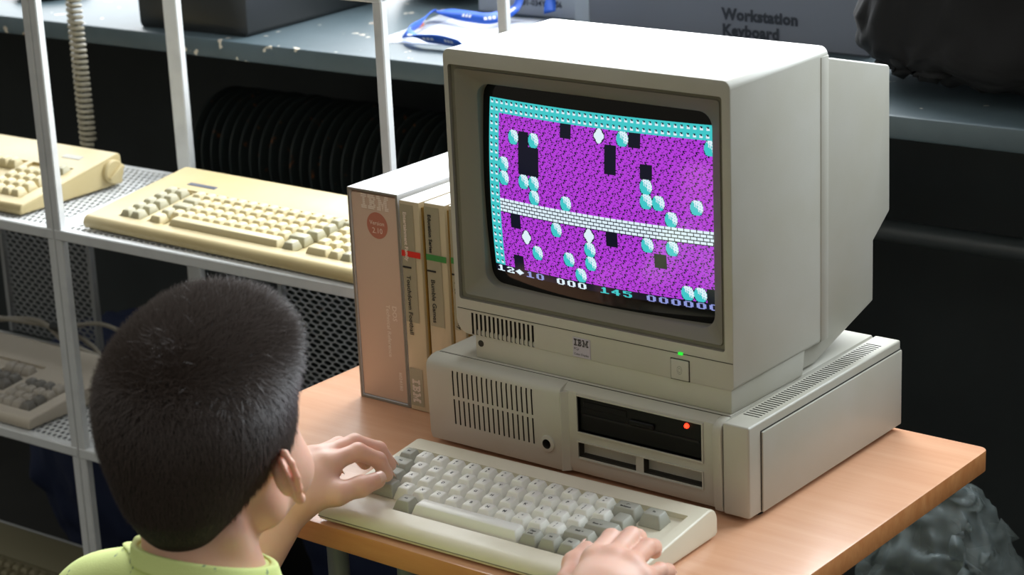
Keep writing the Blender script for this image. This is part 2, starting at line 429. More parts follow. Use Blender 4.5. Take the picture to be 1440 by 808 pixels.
# --- the keyboard on the desk
def desk_keyboard():
    t = thing('computer_keyboard', 'cream keyboard with off-white and grey keys on the wooden desk under the hands', 'keyboard', (.0375, -.2085, .001), .026)
    u = .01925; X0 = .0185
    def X(c): return X0+c*u
    yrow = [.1165-i*u for i in range(5)]
    o, tilt, surf = kb_body(t, .341, .163, .0155, .0305, [(.0095, .3285, .0262, .1335)], 'kb_body', lip=.016, back_r=.0135, depth=.0052)
    # seam between the lower and upper shells
    s = MB(); s.box(.001, .340, -.0002, .0016, .0046, .0056); s.build('shell_seam', 'bezel', t)
    for fx in (.02, .30):
        MB().box(fx, fx+.02, .01, .03, -.0009, .002).box(fx, fx+.02, .13, .15, -.0009, .002).build('rubber_foot', 'black_gap', t)
    H = .0112; base = -.0049
    def K(c, row, wu=1, grey=False, legend=(), dz=0):
        w_ = wu*u-.0009; d_ = u-.0009; mats = ['key_grey' if grey else 'key_white', 'ink']
        lg = []
        if legend:
            if isinstance(legend, str): legend = (legend,)
            if len(legend) == 1 and len(legend[0]) == 1: lg = [(legend[0], 0, .0004, .0048)]
            elif len(legend) == 1: lg = [(legend[0], 0, .0006, .0031)]
            elif len(legend) == 2: lg = [(legend[0], 0, .0022, .0036 if len(legend[0]) == 1 else .0029), (legend[1], 0, -.0022, .0036 if len(legend[1]) < 3 else .0028)]
        y = yrow[row]
        me = key_mesh(w_, d_, H, grey, mats, tuple(lg))
        return place_key(t, me, X(c), y, surf(y)+base+dz, tilt)
    K(0, 0, 1, True, 'Esc')
    for i, l in enumerate(['!1','@2','#3','$4','%5','^6','&7','*8','(9',')0','_-','+=']): K(i+1, 0, 1, False, (l[0], l[1]))
    K(13.27, 0, 1.5, True, ('\u2190', 'Backspace')); 
    # tall Fn key with its flat skirt
    y = yrow[0]
    K(14.78, 0, 1.28, True, ('Fn',))
    K(.25, 1, 1.5, True, 'Tab')
    for i, l in enumerate('QWERTYUIOP'): K(i+1.5, 1, 1, False, l)
    K(11.5, 1, 1, False, ('{', '[')); K(12.5, 1, 1, False, ('}', ']'))
    K(.375, 2, 1.75, True, 'Ctrl')
    for i, l in enumerate('ASDFGHJKL'): K(i+1.75, 2, 1, False, l)
    K(10.75, 2, 1, False, (':', ';')); K(11.75, 2, 1, False, ('"', "'"))
    # L shaped Enter: one cap over two rows
    y2 = yrow[2]
    en = key_mesh(1.9*u-.0009, u-.0009, H, 'enter', ['key_grey', 'ink'], (('Enter \u21B5', -.004, -.001, .0029),))
    eo = place_key(t, en, X(13.2), y2, surf(y2)+base, tilt)
    up = key_mesh(1.05*u-.0009, 1.12*u, H-.0003, 'enter2', ['key_grey', 'ink']); uo = link('upper_half', up, eo, ((13.62-13.2)*u, .93*u, .0001))
    K(.625, 3, 2.25, True, 'Shift')
    for i, l in enumerate('ZXCVBNM'): K(i+2.25, 3, 1, False, l)
    K(9.25, 3, 1, False, ('<', ',')); K(10.25, 3, 1, False, ('>', '.')); K(11.25, 3, 1, False, ('?', '/'))
    K(12.6, 3, 1.7, True, ('Shift \u2191',)); K(14.4, 3, 1, False, ('\u2191',))
    K(3.05, 4, 1.1, True, 'Alt')
    y = yrow[4]
    sp = key_mesh(6.3*u, u-.0009, H, 'space', ['key_white', 'ink'], None)
    link('space_bar', sp, t, (X(6.85), y, surf(y)+base), (tilt, 0, 0))
    K(10.62, 4, 1.05, True, ('Caps', 'Lock')); K(11.7, 4, 1.05, True, 'Ins'); K(12.78, 4, 1.05, True, 'Del'); K(13.85, 4, 1, False, ('\u2190',)); K(14.9, 4, 1, False, ('\u2192',))
    K(15.0, 2, .8, False, ('\u2193',))
desk_keyboard()

# --- keyboards on the rack
def generic_keyboard(label, loc, rz, w, d, hf, hb, rows, m, well, y0, pitch, kH=.0105, lip=.010, badge=None, extra=None, xmir=False, group=None):
    t = thing('computer_keyboard', label, 'keyboard', loc, rz, group)
    o, tilt, surf = kb_body(t, w, d, hf, hb, well, m, lip=lip, back_r=.008, depth=.004)
    for (x, row, wu, km) in rows:
        y = y0+row*pitch; me = key_mesh(wu*.01905-.0011, .01905-.0011, kH, km, [km, 'ink'])
        place_key(t, me, x, y, surf(y)-.0035, tilt)
    if badge:
        x0, x1, b0, b1, bm_ = badge; mb = MB(); T = TR((0, (b0+b1)/2, surf((b0+b1)/2)), rx=tilt)
        mb.box(x0, x1, -(b1-b0)/2, (b1-b0)/2, -.001, .0006, bev=.0004, seg=1, T=T); mb.build('badge', bm_, t)
    if extra: extra(t, surf, tilt)
    return t
u = .01905
rows = []                                            # 83 keys: two columns of function keys on the left, number pad on the right
FX = .058; MX = .113
for r in range(5):
    for c in range(2): rows.append((FX+c*u, 4-r, 1, 'key_olive'))
rows.append((MX-.001, 4, 1, 'key_cream'))
for i in range(12): rows.append((MX+(i+1)*u, 4, 1, 'key_cream'))
rows.append((MX+13.0*u, 4, 1, 'key_olive'))
rows.append((MX+.25*u, 3, 1.5, 'key_olive'))
for i in range(12): rows.append((MX+(i+1.5)*u, 3, 1, 'key_cream'))
rows.append((MX+.4*u, 2, 1.75, 'key_olive'))
for i in range(11): rows.append((MX+(i+1.75)*u, 2, 1, 'key_cream'))
rows.append((MX+.0*u, 1, 1.0, 'key_olive')); rows.append((MX+1.0*u, 1, 1.0, 'key_cream'))
for i in range(10): rows.append((MX+(i+2.0)*u, 1, 1, 'key_cream'))
rows.append((MX+12.4*u, 1, 1.7, 'key_olive')); rows.append((MX+12.85*u, 2, 1.3, 'key_olive')); rows.append((MX+13.2*u, 3, .9, 'key_olive'))
rows.append((MX+.1*u, 0, 1.2, 'key_cream')); rows.append((MX+6.6*u, 0, 10.3, 'key_cream')); rows.append((MX+12.6*u, 0, 1.1, 'key_olive'))
NX = MX+15.0*u
rows.append((NX-.45*u+.0, 4, 1.9, 'key_olive')); rows.append((NX+1.6*u, 4, 1.9, 'key_olive'))
for r in (3, 2, 1):
    for c in range(3): rows.append((NX-.4*u+c*u, r, 1, 'key_cream'))
rows.append((NX+.1*u, 0, 1.9, 'key_cream')); rows.append((NX+1.6*u, 0, 1, 'key_cream')); rows.append((NX+2.65*u, 1.5, .9, 'key_olive')); rows.append((NX+2.65*u, 0, 1, 'key_olive'))
def xt_extra(t, surf, tilt):
    MB().box(.02, .48, .012, .18, -.0005, .003).build('rubber_foot', 'black_gap', t)
    T = TR((0, .122, surf(.122)), rx=tilt); MB().box(.05, .47, -.0018, .0018, -.0005, .0022, bev=.0008, T=T).build('ridge', 'yellow_beige', t)
generic_keyboard('yellowed cream keyboard with two left columns of function keys on the middle shelf', W(.036, .020, .0558), YR-.035, .497, .195, .0175, .040, rows,
    'yellow_beige', [(.047, .0905, .021, .118), (.101, .475, .021, .118)], .031, u, badge=(.056, .108, .138, .146, 'badge_blue'), lip=.015, extra=xt_extra)

rows = []                                            # left, thicker one with the turning foot knob: only its right half shows
for r in range(4):
    for c in range(4): rows.append((.405+c*u, r, 1, 'key_cream'))
for c in range(14): 
    for r in range(5): 
        if c < 13: rows.append((.045+c*u+.25*u*(r%3), r, 1, 'key_cream'))
for c in range(3): rows.append((.332+c*u, 4, 1, 'key_cream')); 
rows.append((.351, 1, 1, 'key_olive')); rows.append((.332, 0, 1, 'key_olive')); rows.append((.351, 0, 1, 'key_olive')); rows.append((.370, 0, 1, 'key_olive'))
rows.append((.441, 4, 1, 'key_cream')); rows.append((.470, 4, 1, 'key_olive'))
def knob_extra(t, surf, tilt):
    mb = MB(); mb.lathe([(.0, -.003), (.0175, -.003), (.0175, .003), (.0155, .0052), (0, .0056)], (.502, .170, .0225), 'x', 36)
    mb.box(.506, .5125, -.0155, .0155, -.0028, .0028, bev=.0014, T=TR((0, .170, .0225), rx=.5)); mb.build('foot_knob', 'yellow_beige', t)
    MB().box(.02, .47, .012, .17, -.0008, .003).build('rubber_foot', 'black_gap', t)
generic_keyboard('thick cream keyboard with a round foot knob on its right side, left rack shelf', W(-.0835-.500, .018, .0560), YR, .500, .190, .0155, .0465, rows,
    'yellow_beige', [(.033, .310, .021, .122), (.320, .384, .021, .122), (.394, .478, .021, .122)], .032, u, badge=(.425, .462, .146, .157, 'badge_grey'), lip=.008, extra=knob_extra)

rows = []
for c in range(13):
    for r in range(4): rows.append((.045+c*u+.25*u*(r%3), r+(.0), 1, 'key_palegrey'))
for c in range(3): rows.append((.325+c*u, 3, 1, 'key_dimgrey')); rows.append((.325+c*u, 4.5, 1, 'key_palegrey')); rows.append((.325+c*u, 2, 1, 'key_dimgrey'))
for c in range(3): rows.append((.325+c*u, 0, 1, 'key_dimgrey'))
rows.append((.344, 1, 1, 'key_dimgrey'))
for c in range(4): rows.append((.400+c*u, 4.5 if False else 3, 1, 'key_dimgrey' if c < 3 else 'key_palegrey'))
for r in range(3):
    for c in range(3): rows.append((.400+c*u, r, 1, 'key_palegrey'))
rows.append((.457, .0, 1, 'key_dimgrey')); rows.append((.457, 1.0, 1, 'key_dimgrey')); rows.append((.457, 2.0, 1, 'key_palegrey'))
for c in range(12): rows.append((.050+c*u*1.07, 4.5, 1, 'key_palegrey' if c % 8 < 4 else 'key_dimgrey'))
rows = [(x-.024, r, w_, k) for x, r, w_, k in rows]
def m_extra(t, surf, tilt):
    MB().box(.02, .45, .012, .19, -.0008, .003).build('rubber_foot', 'black_gap', t)
generic_keyboard('grey-beige keyboard with darker grey keys on the low left shelf', W(-.1045-.468, .006, -.2546), YR, .468, .21, .0165, .036, rows,
    'kb_grey', [(.009, .288, .022, .140), (.290, .352, .022, .140), (.364, .446, .022, .100)], .032, u, lip=.010, extra=m_extra)

# cables lying over the low shelf
def spline(pts, n=8):
    P = [Vector(p) for p in pts]; P = [P[0]*2-P[1]]+P+[P[-1]*2-P[-2]]; out = []
    for i in range(1, len(P)-2):
        for k in range(n):
            t = k/n; a, b, c, d = P[i-1:i+3]
            out.append(.5*((2*b)+(c-a)*t+(2*a-5*b+4*c-d)*t*t+(3*b-a-3*c+d)*t**3))
    out.append(P[-2]); return out
def cable(name, pts, r, m, label, cat, group=None, n=8):
    pts = [W(*p) for p in pts]; o0 = pts[0].copy()
    o = MB().tube(spline([p-o0 for p in pts], n), r, 8).build(name, m, None, o0)
    return tag(o, label, cat, group)
zc = -.243
G = 'loose grey cables on the low shelf'
cable('computer_cable', [(-.46,.20,zc+.035), (-.34,.235,zc+.045), (-.25,.215,zc+.03), (-.17,.225,zc+.012), (-.08,.24,zc-.006), (.02,.20,zc-.007), (.09,.22,zc-.007)], .0042, 'cable', 'grey cable in a bundle over the back of the low grey keyboard', 'cable', G)
cable('computer_cable', [(-.40,.215,zc+.045), (-.30,.245,zc+.035), (-.22,.24,zc+.02), (-.12,.20,zc-.007), (-.02,.235,zc-.007), (.08,.19,zc-.007)], .0038, 'cable', 'grey cable in a bundle over the back of the low grey keyboard', 'cable', G)
cable('computer_cable', [(-.28,.235,zc+.043), (-.22,.262,zc+.05), (-.14,.265,zc+.03), (-.06,.262,zc+.002), (.03,.255,zc-.006), (.12,.25,zc-.006)], .0035, 'cable', 'grey cable in a bundle over the back of the low grey keyboard', 'cable', G)
cable('computer_cable', [(-.09,.262,zc+.06), (-.05,.266,zc+.085), (0,.262,zc+.06), (.035,.255,zc+.01), (.05,.225,zc-.006), (-.01,.16,zc-.007), (.06,.13,zc-.007)], .0036, 'cable', 'grey cable arching up behind the rack post beside the mesh panel', 'cable')
p0 = W(-.262, .222, zc+.048)
t = thing('cable_plug', 'black round cable plug with a bright metal tip above the low keyboard', 'plug', p0, YR)
MB().lathe([(.003,-.03), (.0062,-.026), (.007,0), (.0062,.012)], (0,0,0), 'x', 16).build('sleeve', 'case_black', t)
MB().lathe([(.0045,.012), (.0045,.021), (.0035,.0215)], (0,0,0), 'x', 16).build('contact_shell', 'metal', t)

# coiled phone cord hanging behind the rack
def coil(p0, p1, turns, R0, R1, r):
    n = turns*12; pts = []
    for i in range(n+1):
        s = i/n; a = s*turns*2*PI; R_ = R0+(R1-R0)*s; c = Vector(p0).lerp(Vector(p1), s)
        pts.append((c.x+R_*math.cos(a), c.y+R_*math.sin(a), c.z))
    return pts
A = W(-.293, .335, .62); B = W(-.291, .335, .062)
cc = [Vector(p)-A for p in coil(A, B, 66, .0075, .0105, .0)]
tag(MB().tube(cc, .0032, 6).build('coiled_cord', 'cord', None, A), 'grey-beige coiled phone cord hanging down in front of the sill at left', 'cord')

# ------------------------------------------------------------------ things on the windowsill
SZ = .2285
t = thing('equipment_case', 'large black plastic case on the windowsill above the finned radiator', 'case', W(-.145, .50, SZ), YR+.02)
mb = MB(); mb.prism([(-.107,.006), (-.103,.0), (.107,0), (.111,.006), (.113,.12), (-.109,.12)], 'y', -.0, .31, bev=.002).build('case_base', 'case_black', t, loc=(0,-.072,0))
MB().box(-.109, .113, -.073, .239, .121, .145, bev=.003).build('case_lid', 'case_black', t)
MB().box(-.02, .03, -.078, -.0722, .11, .13, bev=.002).build('latch', 'pipe', t)
t = thing('shallow_dish', 'dark shallow dish on the bright sill at the top left corner', 'dish', W(-.60, .56, SZ), YR)
MB().lathe([(.001,.0), (.050,.0), (.062,.014), (.064,.020), (.060,.019), (.048,.005), (.001,.004)], (0,0,0), 'z', 40).build('bowl', 'case_black', t)
def crumple(mb_obj, amp, sc, seed=0, sub=3):
    """fold a closed shape with noise into cloth or film"""
    me = mb_obj.data; off = Vector((seed*3.1, seed*1.7, seed*5.3))
    for v in me.vertices:
        p = v.co*sc+off; n = v.normal
        d = noise.noise(p)*.6+abs(noise.noise(p*2.3))*.5-.2+abs(noise.noise(p*5.1))*.22
        v.co += n*d*amp
    me.update(); return mb_obj
def blob(name, m, parent, loc, dims, amp, sc, seed, flat=.0, lobes=None, cuts=5, shape=None):
    bm = bmesh.new(); bmesh.ops.create_icosphere(bm, subdivisions=cuts, radius=1)
    for v in bm.verts:
        p = v.co; n = p.normalized()
        q = Vector([math.copysign(abs(c)**.75, c) for c in n])
        if shape: q = shape(q)
        v.co = Vector((q.x*dims[0], q.y*dims[1], q.z*dims[2]))
    me = bpy.data.meshes.new(name); bm.to_mesh(me); bm.free(); me.materials.append(M[m]); me.polygons.foreach_set('use_smooth', [True]*len(me.polygons))
    o = link(name, me, parent, loc); me.update(); crumple(o, amp, sc, seed)
    zmin = min(v.co.z for v in me.vertices)
    for v in me.vertices:
        if v.co.z < zmin+flat: v.co.z = zmin+flat
        v.co.z -= zmin+flat
    return o
o = blob('plastic_bag', 'bag_black', None, W(.035, .84, SZ), (.115, .075, .15), .035, 14, 2, .012); tag(o, 'crumpled glossy black plastic bag on the sill beside the lanyard', 'bag')
# badge with a blue lanyard
t = thing('badge_holder', 'clear badge holder with a white card lying flat on the windowsill', 'badge', W(.240, .600, SZ), YR+.22)
MB().box(-.065, .075, -.090, .095, .0008, .0014, bev=.0003, seg=1).build('card', 'paper', t)
MB().box(-.095, .085, -.100, .105, .0002, .0007).box(-.095, .085, -.100, .105, .0015, .0019).build('clear_sleeve', 'film', t)
mb = MB(); mb.box(-.088, -.078, .0, .012, .002, .005, bev=.001); mb.lathe([(.003,.0), (.004,.003), (.001,.005)], (-.083, .02, .002), 'z', 12); mb.build('clip', 'orange', t)
def ribbon(pts, wd, nrm=None):
    P = spline(pts, 10); mb = MB(); prev = None
    for i, p in enumerate(P):
        d = (P[min(i+1, len(P)-1)]-P[max(0, i-1)]).normalized()
        tw = Vector((-d.y, d.x, 0)).normalized()*.5+Vector((0,0,1))*.85*math.sin(i*.11+.6)
        tw = tw.normalized()*wd/2
        a, b = mb.bm.verts.new(p-tw), mb.bm.verts.new(p+tw)
        if prev: mb.bm.faces.new([prev[0], prev[1], b, a])
        prev = (a, b)
    return mb, P
L0 = W(.24, .55, SZ)
def Lp(x, y, z): return W(x, y, SZ+z+.004)-L0
mb, P = ribbon([Lp(.330,.472,.009), Lp(.285,.480,.010), Lp(.245,.480,.010), Lp(.200,.510,.009), Lp(.180,.570,.010), Lp(.150,.640,.012), Lp(.225,.620,.014), Lp(.262,.632,.012), Lp(.262,.690,.018), Lp(.262,.715,.05), Lp(.300,.722,.04), Lp(.315,.700,.012)], .017)
lo = mb.build('lanyard', ['lanyard', 'white'], None, L0, smooth=True, recalc=False)
def f(o):
    s = o.modifiers.new('s', 'SOLIDIFY'); s.thickness = .0009; s.offset = 0
mods(lo, f); tag(lo, 'blue lanyard ribbon looped over the badge holder on the sill', 'lanyard')
for i in range(6, len(P)-8, 9):                       # small white print along the ribbon
    p = P[i]; d = (P[i+1]-P[i-1]).normalized(); tw = (Vector((-d.y, d.x, 0)).normalized()*.5+Vector((0,0,1))*.85*math.sin(i*.11+.6)).normalized(); n_ = d.cross(tw).normalized()
    if n_.dot(CP-L0) < 0: n_ = -n_
    q = MB()
    for s0 in range(3): q.quad([p+d*(-.009+s0*.0065)+tw*-.002+n_*.0007, p+d*(-.0045+s0*.0065)+tw*-.002+n_*.0007, p+d*(-.0045+s0*.0065)+tw*.0025+n_*.0007, p+d*(-.009+s0*.0065)+tw*.0025+n_*.0007])
    q.build('printed_mark', 'white', lo, recalc=False)
# cartons
t = thing('carton', 'pale blue-white carton with small black print behind the monitor top', 'box', W(.262, .735, SZ), YR)
MB().box(-.105, .105, 0, .17, .0, .10, bev=.002, seg=1).build('carton_body', 'cardboard_white', t)
mb = MB(); mb.text('#1-034YYS-S6', TR((-.022, -.0008, .0165))@FRONT, .0125, 0, 'LEFT', .0003); mb.box(-.090, .095, -.0006, -.0002, .062, .064); mb.build('print', 'ink_soft', t)
MB().box(.088, .1055, -.0012, .171, .0, .1005).build('corner_tape', 'paper', t)
t = thing('carton', 'big grey carton with dark serif lettering behind the monitor', 'box', W(.372, .685, SZ), YR-.02)
MB().box(0, .475, 0, .20, .0, .13, bev=.003, seg=1).build('carton_body', 'cardboard_grey', t)
mb = MB(); mb.text('Workstation', TR((.2480, -.0008, .0340))@FRONT, .0215, 0, 'LEFT', .0011, 1.06); mb.text('Keyboard', TR((.2480, -.0008, .0120))@FRONT, .0215, 0, 'LEFT', .0011, 1.06)
mb.build('printed_title', 'ink_soft', t)
MB().box(-.001, .0245, -.001, .201, .0, .1305).build('corner_fold', 'cardboard_white', t)['label'] = 'pale vertical edge of the carton'
def drape(q):
    q = Vector([math.copysign(abs(c)**.55, c) for c in q]); return Vector((q.x+(.10*max(0, q.z))-.05, q.y, q.z if q.z > 0 else q.z*.5))
o = blob('jacket', 'cloth_black', None, W(1.36, .662, SZ), (.45, .205, .15), .05, 7, 5, .004, cuts=6, shape=drape); tag(o, 'heap of black clothing on the sill right of the carton', 'clothing')

# ------------------------------------------------------------------ floor level, dark corner
o = blob('cloth_bag', 'cloth_navy', None, W(-.36, .47, FZ), (.26, .11, .24), .035, 9, 8, .02, cuts=5); tag(o, 'dark navy cloth bag behind the bottom shelf of the left rack', 'bag')
o = blob('cloth_bag', 'cloth_navy', None, W(.24, .47, FZ), (.25, .11, .24), .035, 9, 11, .02, cuts=5); tag(o, 'dark navy cloth bundle behind the right rack, seen past the boy', 'bag')
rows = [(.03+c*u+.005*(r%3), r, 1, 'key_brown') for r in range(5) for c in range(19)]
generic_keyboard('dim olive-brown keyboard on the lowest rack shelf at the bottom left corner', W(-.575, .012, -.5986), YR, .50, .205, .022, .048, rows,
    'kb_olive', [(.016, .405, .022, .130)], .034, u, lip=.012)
# clear plastic bag under the desk
def bagshape(q): return Vector((q.x*(1-.28*max(0, q.z))+.10*q.z, q.y, q.z))
o = blob('clear_plastic_bag', 'clear_bag', None, (.335, .47, FZ), (.115, .09, .30), .055, 11, 3, .02, cuts=6, shape=bagshape); tag(o, 'crumpled translucent plastic bag behind the right end of the desk', 'bag')

# ------------------------------------------------------------------ desk
t = thing('desk', 'light beech desk with rounded corners carrying the computer', 'desk', (.13, .04, FZ))
def rrect(x0, x1, y0, y1, r, n=6):
    out = []
    for cx, cy, a0 in ((x1-r, y0+r, -PI/2), (x1-r, y1-r, 0), (x0+r, y1-r, PI/2), (x0+r, y0+r, PI)):
        for k in range(n+1): a = a0+k*PI/2/n; out.append((cx+r*math.cos(a), cy+r*math.sin(a)))
    return out
mb = MB(); poly = rrect(-.352, .354, -.252, .2455, .010); mb.prism(poly, 'z', -FZ-.022, -FZ, bev=.0008, seg=2, bevel_long=False)
for f_c in mb.bm.faces:
    if abs(f_c.normal.z) < .7: f_c.material_index = 1
mb.build('tabletop', ['wood', 'wood_edge'], t, recalc=True)
for lx, ly in ((-.102, -.215), (-.102, .20), (-.012, -.215), (.09, .20)):
    MB().tube([(lx, ly, .012), (lx, ly, -FZ-.0221)], .0105, 16).build('leg', 'steel', t)
for lx in (-.102,):
    MB().box(lx-.012, lx+.012, -.235, .235, 0, .018, bev=.004).build('foot', 'steel', t)
    MB().box(lx-.010, lx+.010, -.20, .20, -FZ-.048, -FZ-.0225, bev=.002).build('crossbar', 'steel', t)
MB().box(-.102, .09, .19, .205, .30, .33, bev=.003).build('crossbar', 'steel', t)

# ------------------------------------------------------------------ manuals beside the computer
BK = 'manuals standing in a row left of the computer'
def stripe_text(mb, s, x, y, z, size, mi, down=True, bold=.0001, spacing=1):
    mb.text(s, TR((x, y, z)) @ FRONT @ Matrix.Rotation(-PI/2, 4, 'Z'), size, mi, 'LEFT', bold, spacing)
t = thing('slipcased_binder', 'wide pinkish binder in a pale grey slipcase, leftmost of the standing manuals', 'binder', (-.118, .064, 0), .0, BK)
mb = MB(); w2 = .0352; D_ = .212; hh = .2365; th = .0028
mb.box(-w2, -w2+th, 0, D_, 0, hh, bev=.0006, seg=1); mb.box(w2-th, w2, 0, D_, 0, hh, bev=.0006, seg=1); mb.box(-w2+.001, w2-.001, 0.0003, D_, hh-th, hh-.0001, bev=.0005, seg=1); mb.box(-w2+.001, w2-.001, .0003, D_, 0, th, bev=.0005, seg=1); mb.box(-w2, w2, D_-th, D_-.0002, .0005, hh-.0005)
for f_c in mb.bm.faces:
    if f_c.calc_center_median().y < .0012: f_c.material_index = 1
mb.build('slipcase', ['slip_side', 'slip_edge'], t)
sp_ = MB(); sp_.box(-w2+th+.0006, w2-th-.0006, .0022, D_-th-.002, th+.0003, hh-th-.002, bev=.0015)
ibm(sp_, TR((-.0172, .0017, .2315)) @ FRONT, .0385, 1, .8)
cx, cz = .0035, .1985
sp_.bm.faces.new([sp_.bm.verts.new((cx+.0145*math.cos(k*PI/14), .0019, cz+.0145*math.sin(k*PI/14))) for k in range(28)]).material_index = 2
sp_.text('Version', TR((cx, .0017, cz+.0005)) @ FRONT, .0066, 1, 'CENTER'); sp_.text('2.10', TR((cx, .0017, cz-.0085)) @ FRONT, .0085, 1, 'CENTER')
stripe_text(sp_, 'DOS', .0175, .0019, .112, .0085, 1); stripe_text(sp_, 'Technical Reference', .0088, .0019, .112, .0072, 1)
stripe_text(sp_, '6024180', .0215, .0019, .038, .006, 1)
sp_.build('binder', ['binder', 'binder_ink', 'binder_dot'], t, recalc=True)
def software_case(x, w_, label, title1, title2, band, logo=True, dy=0, h=.2325):
    t = thing('software_case', label, 'software case', (x, .064+dy, 0), 0, BK); a = w_/2; D2 = .190
    mb = MB(); mb.box(-a, a, 0, D2, .0, h, bev=.0022, seg=2)
    for f_c in mb.bm.faces:
        if f_c.calc_center_median().z > h-.001: f_c.material_index = 1
    mb.build('case_shell', ['case_tan', 'case_top'], t)
    lb = MB(); e = -.0006
    def Q(x0, x1, z0, z1, mi, y=e): lb.quad([(x0, y, z0), (x1, y, z0), (x1, y, z1), (x0, y, z1)], mi)
    Q(-a+.002, a-.0075, .100, h-.004, 0); Q(-a+.002, a-.0075, .006, .048, 0)
    Q(-a+.0015, a-.0005, .172, .1785, 1, e*1.6); lb.box(-a+.002, -a+.0135, e*2.2, e*.5, .1595, .1612, mi=2)
    stripe_text(lb, title1, -a+.0065, e*1.8, h-.012, .0062, 2 if band == 'green' else 3, bold=.0002)
    stripe_text(lb, title2, -a+.0065, e*1.8, .1515, .0078, 2, bold=.0001)
    if logo:
        T = TR((-a+.0068, e*1.8, .036)) @ FRONT @ Matrix.Rotation(-PI/2, 4, 'Z') @ TR((0, .0095, 0)); ibm(lb, T, .026, 3, .8)
    lb.build('spine_label', ['case_olive', band, 'ink', 'binder_ink'], t, recalc=False)
    MB().box(a-.0005, a+.0016, .004, D2-.004, .003, h-.006).build('card_insert', 'gold', t)
software_case(-.0665, .0275, 'tan software case with a red band, between binder and green-banded case', 'Entertainment Family', 'Touchdown Football', 'red', dy=-.001)
software_case(-.0340, .0290, 'tan software case with a green band, third manual from the left', 'Education Series', 'Bumble Games', 'green', dy=.001, h=.2335)
software_case(-.0096, .0160, 'tan software case mostly hidden behind the monitor and computer', 'Education Series', 'Juggles Butterfly', 'green', dy=.004, h=.2335)

# ------------------------------------------------------------------ system unit
t = thing('system_unit', 'low beige desktop computer with vents and disk drive under the monitor', 'computer', (0,0,0))
UZ = .0055; TZ = .0945
# left bulging panel + main case
mb = MB(); mb.box(.0, .3545, .0145, .285, UZ, TZ, bev=.0025, seg=2); case = mb.build('case', ['beige', 'hole'], t)
prof = [(.018, UZ), (.018, TZ+.0004), (.010, TZ-.0004), (.003, TZ-.0036), (.0005, TZ-.0075), (.0, .080), (.0018, .012), (.004, UZ)]
mb = MB(); mb.prism(prof, 'x', .0, .1695, bev=.0015, seg=2, bevel_long=False)
fp = mb.build('front_panel', ['beige', 'hole'], t)
cb = MB(); sx = (.1345-.0345)/16
for i in range(17):
    x = .0352+i*sx
    cb.box(x-.0009, x+.0009, -.01, .010, .0580, .0850, mi=1); cb.box(x-.0009, x+.0009, -.01, .010, .0275, .0545, mi=1)
cb.lathe([(.0052,-.01), (.0052,.012)], (.1525, 0, .0315), 'y', 24, mi=1)
cut(fp, cb, ['beige', 'hole'])
mb = MB(); mb.lathe([(.0064,-.0012), (.0084,-.0006), (.0090,.003)], (.1525, 0, .0315), 'y', 28); jr = mb.build('jack_ring', ['beige', 'hole'], t)
cb = MB(); cb.lathe([(.0050,-.01), (.0050,.02)], (.1525, 0, .0315), 'y', 24, mi=1); cut(jr, cb, ['beige', 'hole'])
# recessed right part with drive bay
prof2 = [(.018, UZ), (.018, TZ+.0002), (.013, TZ-.0006), (.0068, TZ-.005), (.0058, .086), (.0058, .012), (.009, UZ)]
mb = MB(); mb.prism(prof2, 'x', .1690, .3440, bev=.0004, seg=1, bevel_long=False); rp = mb.build('drive_panel', ['beige', 'hole', 'drive'], t)
mb = MB(); mb.prism([(.169, .018), (.169, .0010), (.1705, .0008), (.1765, .0062), (.1765, .018)], 'z', UZ+.001, TZ-.006); mb.build('panel_step', 'beige', t)
mb = MB(); mb.prism(prof, 'x', .3445, .3545, bev=.0012, seg=2, bevel_long=False); mb.build('right_corner_post', 'beige', t)
dx = -.0046
cb = MB(); cb.box(.1915+dx, .3350+dx, -.01, .0105, .0500, .0868, mi=2); cb.box(.1915+dx, .2590+dx, -.01, .0165, .0238, .0388, mi=1); cb.box(.2680+dx, .3350+dx, -.01, .0165, .0238, .0388, mi=1)
cut(rp, cb, ['beige', 'hole', 'drive'])
def frame_rect(mb, x0, x1, z0, z1, b, y0, y1, mi=0):
    mb.box(x0-b, x0, y0, y1, z0-b, z1+b, mi=mi); mb.box(x1, x1+b, y0, y1, z0-b, z1+b, mi=mi); mb.box(x0, x1, y0, y1, z1, z1+b, mi=mi); mb.box(x0, x1, y0, y1, z0-b, z0, mi=mi)
mb = MB(); frame_rect(mb, .1915+dx, .3350+dx, .0500, .0868, .0015, .0043, .0065)
frame_rect(mb, .1915+dx, .3350+dx, .0228, .0392, .0012, .0043, .0065); mb.build('bay_trim', 'beige', t)
d = thing_drive = MB(); d.box(.1925+dx, .3340+dx, .0085, .060, .0508, .0860, bev=.0006, seg=1)
d.box(.1960+dx, .3300+dx, .0076, .0086, .0662, .0684, mi=1); d.box(.2520+dx, .2800+dx, .0055, .0086, .0690, .0745, bev=.001, seg=1, mi=0); d.box(.197+dx, .248+dx, .0078, .0086, .0745, .0815, bev=.0004, seg=1)
dr = d.build('disk_drive', ['drive', 'black_gap'], t)
dr.location = (0, 0, 0)
bm_ = MB(); bm_.lathe([(.0001,-.0019), (.0019,-.0016), (.0025,0), (.0025,.003)], (.3165+dx, .0080, .0808), 'y', 20); bm_.build('drive_lamp', 'led_red', dr)
# floors inside the cartridge slots
for xa, xb in ((.1925, .2580), (.2690, .3340)): MB().prism([(.0155, .0242), (.0160, .0285), (.0163, .0242)], 'x', xa+dx, xb+dx).box(xa+dx, xb+dx, .0115, .0162, .0240, .0250).build('cartridge_flap', 'hole', t)
